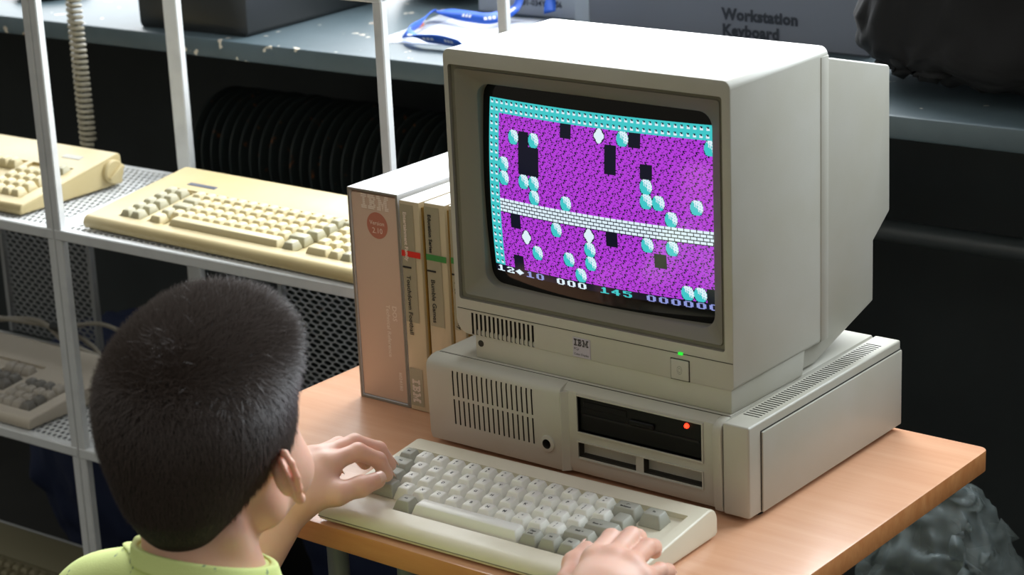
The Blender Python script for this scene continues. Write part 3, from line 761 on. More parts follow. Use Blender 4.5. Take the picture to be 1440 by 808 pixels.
# top lid
mb = MB(); mb.box(.0035, .3535, .0190, .2835, TZ-.002, TZ+.0012, bev=.0012, seg=2); mb.build('lid', 'beige', t)
mb = MB(); mb.box(.004, .3535, .0177, .0189, TZ-.002, TZ+.0004); mb.build('lid_seam', 'hole', t)
# add-on module on the right
mb = MB(); mb.box(.3560, .3845, .0005, .2855, UZ, TZ+.0010, bev=.0022, seg=3); sm = mb.build('expansion_module', ['beige', 'hole'], t)
cb = MB(); n = 46
for i in range(n):
    y = .030+i*(.258-.030)/(n-1); cb.box(.3605, .3775, y-.0010, y+.0010, TZ-.004, TZ+.01, mi=1)
cut(sm, cb, ['beige', 'hole'])
MB().box(.3838, .3866, .0215, .2850, UZ+.0005, .0855, bev=.0010, seg=2).build('side_cover', 'beige', sm)
MB().box(.3840, .3850, .0203, .0214, UZ+.002, .0860).box(.3840, .3850, .0203, .285, .0857, .0868).build('cover_seam', 'hole', sm)
MB().box(.3545, .3562, .004, .284, UZ+.001, TZ-.002).build('module_gap', 'black_gap', t)
for fx, fy in ((.03,.03), (.33,.03), (.03,.255), (.33,.255), (.372,.03), (.372,.26)):
    MB().lathe([(.0075, 0.0002), (.0085, .001), (.0085, .0070)], (fx, fy, 0), 'z', 16).build('rubber_foot', 'black_gap', t)

# ------------------------------------------------------------------ monitor
BZ = TZ+.0018
t = thing('crt_monitor', 'bulky beige tube monitor showing a purple cave game', 'monitor', (.19, .10, BZ))
ox, oy, oz = .19, .10, BZ
T0 = TR((-ox, -oy, -oz))
def mon(mb, name, mats, parent=None, **k):
    return mb.build(name, mats, parent or t, (-ox, -oy, -oz) if parent is None else (0,0,0), **k)
# main shell with opening
poly = []
X0, X1, Z0, Z1 = .0270, .3565, .1190, .4095
def rr2(x0, x1, z0, z1, rbl, rbr, rtr, rtl, n=5):
    out = []
    for cx, cz, a0, r in ((x1-rbr, z0+rbr, -PI/2, rbr), (x1-rtr, z1-rtr, 0, rtr), (x0+rtl, z1-rtl, PI/2, rtl), (x0+rbl, z0+rbl, PI, rbl)):
        for k in range(n+1): a = a0+k*PI/2/n; out.append((cx+r*math.cos(a), cz+r*math.sin(a)))
    return out
mb = MB(); mb.prism(rr2(X0, X1, Z0, Z1, .016, .005, .008, .008), 'y', .020, .190, bev=.0016, seg=2, bevel_long=False)
sh = mon(mb, 'shell', ['beige', 'bezel', 'hole'])
cb = MB(); cb.prism(rr2(.0330, .3475, .1560, .3945, .003, .003, .003, .003), 'y', .0, .060, mi=1)
gx0, gx1 = .0485, .1245
for i in range(15):
    x = gx0+i*(gx1-gx0)/14; cb.box(x-.0013, x+.0013, .0, .030, .1205, .1430, mi=2)
cut(sh, cb, ['beige', 'bezel', 'hole'])
# rim groove + funnel to the tube
def loft(rings, mi=0):
    mb = MB(); R_ = [[mb.bm.verts.new(p) for p in r] for r in rings]
    for A, B in zip(R_, R_[1:]):
        n = len(A)
        for k in range(n): mb.bm.faces.new([A[k], A[(k+1)%n], B[(k+1)%n], B[k]]).material_index = mi
    return mb
def rg(x0, x1, z0, z1, r, y): return [(a, y, b) for a, b in rr2(x0, x1, z0, z1, r, r, r, r, 6)]
fun = loft([rg(.0332, .3473, .1562, .3943, .003, .0250), rg(.0375, .3430, .1600, .3905, .003, .0250), rg(.0380, .3425, .1605, .3900, .004, .0236),
            rg(.0545, .3290, .1690, .3765, .014, .0330), rg(.0560, .3275, .1704, .3752, .014, .0350), rg(.0560, .3275, .1704, .3752, .014, .060)])
bz = mon(fun, 'bezel', 'bezel', recalc=False); bz.data.flip_normals()
GL = lambda x, z: .030+.55*(x-.19)**2+.70*(z-.275)**2
def glass_pt(x, z, e=0): return (x, GL(x, z)-e+.0, z)
mb = MB(); nx, nz = 36, 30; g = [[mb.bm.verts.new(glass_pt(.040+i*.30/nx, .152+j*.236/nz)) for j in range(nz+1)] for i in range(nx+1)]
for i in range(nx):
    for j in range(nz): mb.bm.faces.new([g[i][j], g[i+1][j], g[i+1][j+1], g[i][j+1]])
gl = mon(mb, 'screen_glass', 'glass', recalc=False)
def f(o):
    s = o.modifiers.new('s', 'SOLIDIFY'); s.thickness = .006; s.offset = -1
mods(gl, f)
# the picture on the tube: 320 x 200 pixels, drawn here and laid on the curved glass
def game():
    Wp, Hp = 320, 200; px = np.zeros((Hp, Wp), int)
    rng = random.Random(3)
    tile = np.full((16, 16), 2)
    for y in range(16):
        for x in range(0, 16):
            if rng.random() < .17: tile[y, x:x+(2 if rng.random() < .5 else 1)] = 0
            if (x+2*y) % 7 == 0 and y % 4 == 1: tile[y, x] = 0
    wallt = np.full((8, 8), 1); wallt[2:6, 2:5] = 0; wallt[4:6, 3:6] = 3; wallt[3:6, 2:3] = 3
    wallt[2:4, 2:5] = 0; wallt[4:6, 2:6] = 3; wallt[3, 2] = 3
    brick = np.full((8, 8), 3); brick[3, :] = 0; brick[7, :] = 0; brick[0:3, 7] = 0; brick[4:7, 3] = 0
    def put(c, r, a, mask=None):
        h, w = a.shape; y, x = r*16, c*16; sub = px[y:y+h, x:x+w]; a = a[:sub.shape[0], :sub.shape[1]]
        if mask is not None: sub[mask[:sub.shape[0], :sub.shape[1]]] = a[mask[:sub.shape[0], :sub.shape[1]]]
        else: sub[:] = a
    for r in range(12):
        for c in range(20): put(c, r, tile)
    for r in range(24):
        for c in range(40):
            if r < 2 or c < 2: px[r*8:r*8+8, c*8:c*8+8] = wallt
    for c in range(2, 40): px[112:120, c*8:c*8+8] = brick; px[120:128, c*8:c*8+8] = brick
    black = np.zeros((16, 16), int)
    for c, r in [(7,1), (13,1), (3,2), (3,3), (3,4), (4,3), (4,4), (11,2), (11,3), (14,3), (2,8), (11,8), (15,9), (2,11), (19,11)]: put(c, r, black)
    yy, xx = np.mgrid[0:16, 0:16]; d = np.maximum(abs(xx-7.5)*1.0, abs(yy-7.5)*.92)+.42*np.minimum(abs(xx-7.5), abs(yy-7.5))
    bt = np.where((xx-yy*.9 > 1.5+((xx*3+yy*5) % 5-2)) & (d < 8.6), 3, 1); bt[(xx-yy > 1) & ((xx*5+yy*3) % 9 == 0)] = 1; bt[d >= 8.6] = 0
    for c, r in [(2,2), (4,2), (12,1), (19,1), (1,4), (1,5), (3,5), (4,5), (4,6), (7,6), (14,4), (14,5), (15,5), (16,6), (18,5), (6,8), (14,8), (16,8), (9,9), (4,10), (7,10), (9,10), (8,11), (17,11), (18,11)]:
        put(c, r, bt, d < 9.4)
    dm = abs(xx-7.5)*1.0+abs(yy-7.5)*.72; dt = np.where(dm < 7.6, 3, 0)
    for c, r in [(10,1), (9,8), (3,9)]: put(c, r, dt, dm < 9.6)
    F8 = {'0': '00111100 01100110 01100110 01100110 01100110 01100110 00111100', '1': '00011000 00111000 00011000 00011000 00011000 00011000 01111110',
          '2': '00111100 01100110 00000110 00011100 00110000 01100110 01111110', '4': '00001100 00011100 00111100 01101100 01111110 00001100 00001100',
          '5': '01111110 01100000 01111100 00000110 00000110 01100110 00111100', 'D': '00010000 00111000 01111100 11111110 01111100 00111000 00010000'}
    px[192:200, :] = 0
    for i, (ch, co) in enumerate(zip('12D10 000 145 000000', [3,3,3,4,4,0,3,3,3,0,1,1,1,0,4,4,4,4,4,4])):
        if ch == ' ': continue
        for y, rowb in enumerate(F8[ch].split()):
            for x, b in enumerate(rowb):
                if b == '1': px[193+y, i*16+x*2:i*16+x*2+2] = co
    return px
px = game()
mb = MB(); bm = mb.bm; xl0, xr0, zt0, zb0 = .0655, .3275, .3608, .1846
cache = {}
def vert(i, j):
    if (i, j) not in cache:
        b = j/200; x = xl0+(xr0-xl0)*i/320; x -= .0020*b*(1-i/320); z = zt0+(zb0-zt0)*b
        cache[(i, j)] = bm.verts.new(glass_pt(x, z, .0004))
    return cache[(i, j)]
for j in range(200):
    i = 0
    while i < 320:
        k = i+1
        while k < 320 and px[j, k] == px[j, i] and k-i < 8: k += 1
        fc = bm.faces.new([vert(i, j+1), vert(k, j+1), vert(k, j), vert(i, j)]); fc.material_index = int(px[j, i]); i = k
gi = mb.build('screen_image', ['scr_k', 'scr_c', 'scr_m', 'scr_w', 'scr_b'], gl, recalc=False)
# lower front: seam, badge, button, lamp
mb = MB(); mb.box(.0300, .3560, .0196, .0203, .1457, .1463); mon(mb, 'front_seam', 'hole')
mb = MB(); mb.box(.1735, .1945, .0192, .0201, .1205, .1403, bev=.0004, seg=1); ibm(mb, TR((.1754, .01905, .1392)) @ FRONT, .0172, 1, .8)
mb.text('PCjr', TR((.1752, .01905, .1280)) @ FRONT, .0034, 1); mb.text('Color Display', TR((.1752, .01905, .1228)) @ FRONT, .0031, 1); mon(mb, 'maker_badge', ['sticker', 'ink'], recalc=False)
mb = MB(); mb.box(.2875, .3085, .0194, .0202, .1195, .1405); mb.box(.2882, .3078, .0184, .0203, .1202, .1398, bev=.0007, seg=2, mi=1)
for rr in (.0022, .0040): 
    for k in range(20):
        a = 2*PI*k/20; b = 2*PI*(k+1)/20; q = lambda a_, r: (.298+r*math.cos(a_)*.7, .01835, .1298+r*math.sin(a_)); mb.quad([q(a, rr-.0002), q(b, rr-.0002), q(b, rr+.0001), q(a, rr+.0001)], 0)
mon(mb, 'power_button', ['hole', 'beige'], recalc=False)
mb = MB(); mb.box(.2965, .3015, .0180, .0205, .1448, .1476, bev=.0008); mon(mb, 'power_lamp', 'led_green')
# shell seam strip at the rear edge with its catch
mb = MB(); mb.box(.3540, .3572, .1755, .1900, .121, .4015, bev=.001); mon(mb, 'side_strip', 'beige')
# rear hump
def hump(y, x0, x1, z0, z1, r): return [(a, y, b) for a, b in rr2(x0, x1, z0, z1, r, r, r, r, 5)]
mb = MB(); prof3 = [(.185, .4000), (.318, .3665), (.3205, .3640), (.3235, .2165), (.2905, .1930), (.2905, .1300), (.1760, .0985), (.1300, .0985), (.1300, .200)]
mb.prism(prof3, 'x', .0350, .3500, bev=.0022, seg=3); mon(mb, 'rear_housing', 'beige')
# foot / lower housing
mb = MB(); A0 = [(.0495, .0215), (.3530, .0215), (.3550, .145), (.0500, .145)]; A1 = [(.0500, .0210), (.3535, .0210), (.3552, .150), (.0500, .150)]
lo_, hi_ = BZ-.0006, .1255
bmv = mb.bm; a = [bmv.verts.new((x, y, lo_)) for x, y in A0]; b = [bmv.verts.new((x, y, hi_)) for x, y in A1]
fs = [bmv.faces.new(a[::-1]), bmv.faces.new(b)]+[bmv.faces.new([a[k], a[(k+1)%4], b[(k+1)%4], b[k]]) for k in range(4)]
bmesh.ops.bevel(bmv, geom=list({e for f_c in fs for e in f_c.edges}), offset=.0015, segments=2, profile=.5, affect='EDGES')
ft = mon(mb, 'foot_housing', ['beige', 'hole'])
cb = MB(); cb.lathe([(.0022,.0), (.0022,.026)], (.0570, 0, .1118), 'y', 16, mi=1); cut(ft, cb, ['beige', 'hole'])
mb = MB(); mb.lathe([(.0024,.0206), (.0034,.0208), (.0036,.0225)], (.0570, 0, .1118), 'y', 20); jr = mon(mb, 'screw_hole_disc', ['hole'])  # dark disc over the screw hole, the hole's shade put into its colour
# ------------------------------------------------------------------ the boy
import openvdb as vdb
def smin(a, b, k): 
    h = np.maximum(k-np.abs(a-b), 0)/k; return np.minimum(a, b)-h*h*k*.25
def smax(a, b, k): return -smin(-a, -b, k)
def cone(P, a, b, ra, rb):
    a = np.array(a, np.float32); b = np.array(b, np.float32); ab = b-a; t = np.clip(((P-a)@ab)/max(ab@ab, 1e-9), 0, 1)
    return np.linalg.norm(P-a-t[:, None]*ab, axis=1)-(ra+(rb-ra)*t)
def ball(P, c, r): return np.linalg.norm(P-np.array(c, np.float32), axis=1)-r
def ell(P, c, r, Rm=None):
    q = P-np.array(c, np.float32)
    if Rm is not None: q = q@Rm
    r = np.array(r, np.float32); k0 = np.linalg.norm(q/r, axis=1); k1 = np.linalg.norm(q/(r*r), axis=1)
    return k0*(k0-1)/np.maximum(k1, 1e-6)
def chain(P, pts, rs, k=.004):
    d = None
    for i in range(len(pts)-1):
        e = cone(P, pts[i], pts[i+1], rs[i], rs[i+1]); d = e if d is None else smin(d, e, k)
    return d
def near(P, lo, hi, fn, pad=.03):
    lo = np.array(lo)-pad; hi = np.array(hi)+pad; m = np.all((P > lo) & (P < hi), axis=1)
    d = np.full(len(P), .05, np.float32)
    if m.any(): d[m] = np.minimum(fn(P[m]), .05)
    return d
def sdf_mesh(name, fn, lo, hi, vox, mats, parent=None, origin=(0,0,0)):
    B = 8*vox; lo = np.array(lo); hi = np.array(hi); n = np.ceil((hi-lo)/B).astype(int); base = np.floor(lo/B).astype(int)
    I = np.stack(np.meshgrid(*[np.arange(k)+b for k, b in zip(n, base)], indexing='ij'), -1).reshape(-1, 3)
    cen = ((I+.5)*B).astype(np.float32); d = fn(cen)
    act = np.abs(d) < B*.9+.002; ins = d <= -(B*.9+.002)
    g = vdb.FloatGrid(.04); o = np.stack(np.meshgrid(*[np.arange(8)]*3, indexing='ij'), -1).reshape(-1, 3)
    for i in I[ins]: g.fill(tuple(int(v) for v in i*8), tuple(int(v) for v in i*8+7), -.04, True)
    A = I[act]
    for s in range(0, len(A), 1500):
        a = A[s:s+1500]; P = ((a[:, None, :]*8+o[None])*vox).reshape(-1, 3).astype(np.float32); v = fn(P).reshape(len(a), 8, 8, 8)
        for i, q in zip(a, v): g.copyFromArray(np.ascontiguousarray(q), ijk=tuple(int(t) for t in i*8))
    pts, quads = g.convertToQuads(0.0)
    pts = pts*vox-np.array(origin)
    me = bpy.data.meshes.new(name); me.from_pydata(pts.tolist(), [], quads[:, ::-1].tolist()); me.validate()
    for m in mats: me.materials.append(M[m])
    me.polygons.foreach_set('use_smooth', [True]*len(me.polygons))
    # relax the voxel stairs a little
    bm = bmesh.new(); bm.from_mesh(me); bmesh.ops.recalc_face_normals(bm, faces=bm.faces); bmesh.ops.smooth_vert(bm, verts=bm.verts, factor=.5, use_axis_x=True, use_axis_y=True, use_axis_z=True); bm.to_mesh(me); bm.free()
    o = link(name, me, parent, origin if parent is None else (0,0,0)); return o
E0 = np.array([.182, -.474, .183])                   # midpoint between the ears
HR = Matrix.Rotation(math.radians(16), 3, 'Z') @ Matrix.Rotation(math.radians(-2), 3, 'X')
HRn = np.array(HR, np.float32)                        # head frame: x right, y forward, z up
def H(P): return ((P-E0.astype(np.float32))@HRn).astype(np.float32)
def Hw(p): return Vector(E0)+HR@Vector(p)
def ear(Q, s):
    c0 = np.array([.0730*s, -.003, -.001], np.float32); Q = (Q-c0)/.84+c0
    ax = np.array([-.68*s, .733, .0], np.float32); ax /= np.linalg.norm(ax); up = np.array([-.17*s, -.24, .955], np.float32); up /= np.linalg.norm(up); nn = np.cross(ax, up)*s
    c = np.array([.0775*s, -.001, -.001], np.float32)
    def p(a, b, n=0): return c+ax*a+up*b+nn*n
    hx = [(.008,.001,-.004), (.010,.013,0), (.005,.024,.001), (-.006,.027,.002), (-.015,.019,.003), (-.017,.005,.003), (-.013,-.009,.002), (-.006,-.019,0), (.000,-.025,.001)]
    d = chain(Q, [p(*h) for h in hx], [.0030,.0030,.0030,.0031,.0032,.0030,.0028,.0034,.0050], .003)
    d = smin(d, cone(Q, p(.000,-.024,.000), p(.006,-.018,-.003), .0048, .0042), .003)
    Rm = np.stack([ax, up, nn], 1)
    d = smin(d, ell(Q, p(-.004,.002,-.004), (.0135, .0225, .0028), Rm), .003)
    d = smin(d, chain(Q, [p(.0,.020,.0), p(-.008,.012,.0015), (p(-.0105,.001,.0015)), p(-.006,-.010,0)], [.0020,.0025,.0025,.0025], .003), .003)
    d = smin(d, ball(Q, p(.0085,-.004,.0), .0036), .003)
    d = smin(d, ell(Q, p(.004,.0,-.008), (.012, .018, .007), Rm), .005)
    return .84*smax(d, -ell(Q, p(-.0005,-.001,.0035), (.0062, .0085, .0052), Rm), .002)
def head(P):
    Q = H(P)
    d = ell(Q, (0,-.006,.042), (.0690,.0820,.0760))
    d = smin(d, ell(Q, (0,.034,.000), (.0560,.0520,.0660)), .03)
    d = smin(d, ell(Q, (0,.052,.050), (.050,.030,.030)), .02)
    for s in (-1, 1):
        d = smin(d, cone(Q, (.046*s,.010,-.034), (.012*s,.064,-.060), .0170, .0150), .02)
        d = smin(d, ball(Q, (.0400*s,.0500,-.0180), .0265), .016)
        d = smin(d, cone(Q, (.012*s,.083,.024), (.036*s,.072,.024), .0075, .0070), .010)
        d = smax(d, -ell(Q, (.0285*s,.0885,.008), (.0125,.0100,.0080)), .010)
    d = smin(d, ball(Q, (0,.070,-.066), .0145), .016)
    d = smin(d, chain(Q, [(0,.082,.016), (0,.091,.000), (0,.0985,-.018)], [.0065,.0062,.0082], .006), .008)
    for s in (-1, 1):
        d = smin(d, ball(Q, (.0085*s,.091,-.020), .0062), .005); d = smax(d, -ball(Q, (.0050*s,.0985,-.0262), .0026), .002)
        d = smin(d, chain(Q, [(.0165*s,.0835,.0125), (.0285*s,.0850,.0155), (.0400*s,.0760,.0105)], [.0022,.0028,.0020], .003), .004)
    d = smin(d, chain(Q, [(-.019,.0780,-.0445), (0,.0875,-.0420), (.019,.0780,-.0445)], [.0030,.0048,.0030], .004), .005)
    d = smin(d, chain(Q, [(-.016,.0780,-.0505), (0,.0855,-.0520), (.016,.0780,-.0505)], [.0032,.0054,.0032], .004), .005)
    d = smax(d, -chain(Q, [(-.020,.0815,-.0470), (0,.0935,-.0468), (.020,.0815,-.0470)], [.0008,.0012,.0008], .002), .0025)
    for s in (-1, 1): d = smin(d, near(Q, (.05*s-.03,-.04,-.04), (.05*s+.05,.03,.04), lambda q: ear(q, s), 0), .0035)
    return d
NB = np.array([.196, -.490, .070])                   # base of the neck
def neck(P):
    a = E0+np.array([0,-.014,-.020]); d = cone(P, a, NB, .0405, .0445)
    d = smin(d, cone(P, E0+np.array([.0,-.028,-.030]), NB+np.array([0,-.012,.0]), .028, .038), .02)
    for s in (-1, 1):                                 # muscle strand from behind the ear to the chest
        d = smin(d, cone(P, E0+np.array([.045*s,-.022,-.040]), NB+np.array([.020*s,.030,-.006]), .0120, .0120), .016)
    return d
LS, RS = np.array([.068,-.494,.034]), np.array([.314,-.530,.026])
LE, RE = np.array([.012,-.372,-.090]), np.array([.432,-.455,-.075])
LW, RW = np.array([.052,-.246,.043]), np.array([.421,-.305,.045])
CH, WA, HP = np.array([.190,-.545,-.040]), np.array([.190,-.605,-.170]), np.array([.190,-.640,-.270])
def torso(P):
    yaw = np.array(Matrix.Rotation(math.radians(-8), 3, 'Z') @ Matrix.Rotation(math.radians(24), 3, 'X'), np.float32)
    d = ell(P, CH, (.112,.072,.125), yaw); d = smin(d, ell(P, WA, (.094,.066,.110), yaw), .05); d = smin(d, ell(P, HP, (.100,.078,.080)), .05)
    for S_ in (LS, RS):
        d = smin(d, cone(P, NB+np.array([0,-.022,.028]), S_*.72+NB*.28+np.array([0,-.006,.018]), .026, .028), .03)
        d = smin(d, cone(P, S_*.75+NB*.25, S_, .036, .038), .03)
        d = smin(d, cone(P, S_+np.array([0,-.01,-.03]), CH*.6+S_*.4, .034, .05), .04)
    return d
def arm(P, S_, E_, W_):
    d = cone(P, S_, E_, .0345, .0265); d = smin(d, cone(P, E_, E_*.55+W_*.45, .0265, .0275), .02)
    return smin(d, cone(P, E_*.55+W_*.45, W_, .0275, .0175), .02)
# hands: metacarpal, knuckle, two joints, tip for each finger
LH = dict(f=[[(.062,-.214,.066), (.0715,-.1830,.0690), (.0790,-.1640,.0555), (.0815,-.1570,.0385)],
             [(.0475,-.208,.068), (.0555,-.1700,.0705), (.0655,-.1480,.0580), (.0705,-.1395,.0405)],
             [(.0345,-.209,.064), (.0375,-.1730,.0650), (.0440,-.1540,.0500), (.0465,-.1480,.0395)],
             [(.0235,-.215,.058), (.0205,-.1880,.0560), (.0240,-.1720,.0440), (.0270,-.1680,.0330)]],
          th=[(.0640,-.240,.0430), (.0810,-.2250,.0440), (.0910,-.2030,.0455), (.0945,-.1840,.0455)], w=LW, thr=1)
RH = dict(f=[[(.392,-.249,.067), (.3800,-.2080,.0660), (.3700,-.1900,.0530), (.3640,-.1820,.0400)],
             [(.408,-.245,.070), (.3930,-.1970,.0670), (.3830,-.1740,.0545), (.3770,-.1640,.0410)],
             [(.4230,-.241,.066), (.4080,-.1960,.0600), (.3980,-.1730,.0490), (.3900,-.1600,.0380)],
             [(.4360,-.243,.058), (.4300,-.2090,.0500), (.4240,-.1890,.0400), (.4170,-.1760,.0300)]],
          th=[(.3990,-.283,.0430), (.3750,-.2620,.0450), (.3620,-.2370,.0500), (.3590,-.2150,.0530)], w=RW, thr=-1)
def hand(P, h):
    W_ = h['w']; M4 = [np.array(f[0]) for f in h['f']]
    d = cone(P, W_, (M4[1]+M4[2])/2*.55+W_*.45+np.array([0,0,.001]), .0165, .0160)
    for i, m in enumerate(M4):
        wr = W_+(m-(M4[1]+M4[2])/2)*.30; d = smin(d, cone(P, wr+np.array([0,0,-.002]), m+np.array([0,0,-.002]), .0130, .0098), .014)
    c = (M4[0]+M4[3]+W_)/3+np.array([0,0,-.010]); d = smin(d, ball(P, c, .0150), .014)
    mm = (M4[0]+M4[3])/2*.62+W_*.38+np.array([0,0,.0]); d = smin(d, ell(P, mm, (.027,.024,.0150)), .014)
    t = h['th']; fm = None
    for i, f in enumerate(h['f']):
        r = [.0086, .0084, .0084, .0080][i]; sc = [1, 1.0, .96, .86][i]
        e = chain(P, f, [r*sc*1.04, r*sc*.97, r*sc*.88, r*sc*.80], .003)
        fm = e if fm is None else smin(fm, e, .0022)
    d = smin(d, fm, .008)
    e = chain(P, t, [.0140, .0108, .0092, .0080], .006); d = smin(d, e, .009)
    return d
def body(P):
    d = near(P, (.07,-.60,.05), (.30,-.33,.34), head)
    d = smin(d, near(P, (.12,-.57,.03), (.26,-.43,.18), neck), .012)
    d = smin(d, near(P, (.02,-.75,-.37), (.36,-.42,.12), torso), .022)
    for S_, E_, W_, h in ((LS, LE, LW, LH), (RS, RE, RW, RH)):
        lo = np.minimum(np.minimum(S_, E_), W_)-.04; hi = np.maximum(np.maximum(S_, E_), W_)+.04
        d = smin(d, near(P, lo, hi, lambda q: arm(q, S_, E_, W_)), .02)
        A_ = np.array(sum(h['f'], [])+h['th']+[tuple(W_)]); d = smin(d, near(P, A_.min(0)-.02, A_.max(0)+.02, lambda q: hand(q, h)), .010)
    return d
OR = (.19, -.62, FZ)
person = sdf_mesh('person', body, (-.06,-.75,-.36), (.48,-.12,.28), .0016, ['skin'], None, OR)
tag(person, 'young boy in a lime T-shirt seen from behind, hands on the keyboard', 'person')
def in_person(me_or_o): return me_or_o
# clothes
def sleeve(P, S_, E_):
    t = .74; e = S_+(E_-S_)*t; ax = (E_-S_)/np.linalg.norm(E_-S_)
    d = cone(P, S_, e+ax*.05, .0430, .0470); return smax(d, ((P-e.astype(np.float32))@ax.astype(np.float32)), .004)
PC = np.array([.200,-.500,.118], np.float32); nax = np.array([0.,.33,.944], np.float32)
def trunk(P): return smin(torso(P), neck(P), .016)
def shirt_f(P):
    d = trunk(P)-.0060
    for S_, E_ in ((LS, LE), (RS, RE)): d = smin(d, sleeve(P, S_, E_), .02)
    w = (np.sin(P[:, 0]*95+P[:, 2]*60)*np.sin(P[:, 2]*70-P[:, 1]*40))*.0012; d = d+w
    d = smax(d, (P-PC)@nax, .003)
    return smax(d, -.300-P[:, 2], .004)
sh_ = sdf_mesh('t_shirt', shirt_f, (-.06,-.76,-.33), (.50,-.36,.18), .0022, ['shirt'], None, OR)
sh_.parent = person; sh_.location = (0,0,0); sh_['label'] = 'lime green T-shirt with small dark specks'
def collar_f(P):
    h_ = (P-PC)@nax; d = smax(trunk(P)-.0088+np.abs(np.sin(P[:, 0]*900))*0, -(trunk(P)-.0030), .001)
    return smax(smax(d, h_-.0015, .0015), -.0145-h_, .0015)
co_ = sdf_mesh('collar', collar_f, (.05,-.62,.03), (.35,-.38,.18), .0014, ['shirt'], None, OR); co_.parent = sh_; co_.location = (0,0,0)
KN = [(.128,-.595,-.500), (.252,-.600,-.500)]; AN = [(.122,-.660,-.690), (.262,-.655,-.690)]
def pants(P):
    d = ell(P, HP, (.106,.086,.082))
    for s, k_, a_ in ((-1, KN[0], AN[0]), (1, KN[1], AN[1])):
        h_ = HP+np.array([.050*s,0,-.02]); d = smin(d, cone(P, h_, k_, .068, .050), .02); d = smin(d, cone(P, k_, np.array(a_)+np.array([0,0,.02]), .050, .040), .02)
    return smax(smax(d, P[:, 2]+.235, .004), -.685-P[:, 2], .003)
tr = sdf_mesh('trousers', pants, (.0,-.78,-.71), (.38,-.50,-.22), .004, ['trousers'], None, OR); tr.parent = person; tr.location = (0,0,0)
for a_ in AN:
    def shoe(P):
        d = cone(P, (a_[0], a_[1]-.012, -.700), (a_[0], a_[1]+.105, -.706), .036, .032); d = smin(d, cone(P, (a_[0], a_[1], -.665), (a_[0], a_[1]+.03, -.70), .036, .03), .02)
        return smax(d, -.7288-P[:, 2], .003)
    so = sdf_mesh('shoe', shoe, (a_[0]-.06, a_[1]-.07, -.74), (a_[0]+.06, a_[1]+.16, -.62), .004, ['shoe'], None, OR); so.parent = person; so.location = (0,0,0)
# eyes, nails
for s in (-1, 1):
    c = Hw((.0285*s,.0735,.008)); mb = MB(); mb.bm
    bmesh.ops.create_uvsphere(mb.bm, u_segments=24, v_segments=16, radius=.0112)
    for f_c in mb.bm.faces:
        q = f_c.calc_center_median().normalized()
        if q.dot(HR@Vector((0,.97,-.12))) > .91: f_c.material_index = 1
    mb.build('eyeball', ['sclera', 'iris'], person, c-Vector(OR))
def nail(tip, dip, up, r):
    tip, dip = Vector(tip), Vector(dip); ax = (tip-dip).normalized(); up = (Vector(up)-ax*Vector(up).dot(ax)).normalized(); sd = ax.cross(up)
    mb = MB(); g = []
    for i in range(7):
        row = []
        for j in range(6):
            a = (i-3)/3*.85; t = -.0045+.0105*j/5; rr = r*.995; t2 = t*(1-.14*abs(a)**2) if j == 5 else t
            row.append(mb.bm.verts.new(tip+ax*t2+(up*math.cos(a)+sd*math.sin(a))*rr-Vector(OR)))
        g.append(row)
    for i in range(6):
        for j in range(5): mb.bm.faces.new([g[i][j], g[i+1][j], g[i+1][j+1], g[i][j+1]])
    o = mb.build('fingernail', 'nail', person, recalc=False)
    def f(o): m = o.modifiers.new('s', 'SOLIDIFY'); m.thickness = .0007; m.offset = 0
    mods(o, f)
for h in (LH, RH):
    for i, f_ in enumerate(h['f']):
        ax = Vector(f_[3])-Vector(f_[2]); up = Vector(f_[2])-Vector(f_[1]); up = (Vector(f_[3])-Vector(f_[1])).cross(Vector((1,0,0))).normalized(); up = up if up.z > 0 else -up
        nail(f_[3], f_[2], (up+Vector((0,.9,.2))), .0086*[1,1,.96,.86][i]*.80)
nail(LH['th'][3], LH['th'][2], Vector((.45,-.45,.75)), .0077)
nail(RH['th'][3], RH['th'][2], Vector((-.9,.1,.4)), .0078)
# hair: a close cap plus many short strands
YB = np.array([-.13,-.05,-.02,.002,.020,.036,.048,.062,.13]); ZB = np.array([-.064,-.056,-.010,.012,-.004,.006,.078,.096,.102])
def hair_cap(Q, off=0):
    d = ell(Q, (0,-.0075,.0440), (.0745+off,.0875+off,.0835+off)); d = smin(d, ell(Q, (0,.027,.086), (.054+off,.050+off,.038+off)), .03)
    d = smin(d, ell(Q, (0,-.044,-.014), (.038+off,.032+off,.042+off)), .03)
    d = smax(d, (np.interp(Q[:, 1], YB, ZB)-Q[:, 2])*.75, .006)
    return smax(d, -(np.abs(ell(Q, (.080,-.002,-.002), (.020,.019,.028)))*np.sign(ell(Q, (.080,-.002,-.002), (.020,.019,.028)))), .003)
hc = sdf_mesh('hair', lambda P: hair_cap(H(P)), (.06,-.60,.08), (.31,-.33,.35), .0022, ['hair_root', 'hair'], None, OR)
hc.parent = person; hc.location = (0,0,0); hc['label'] = 'short dark brown hair'
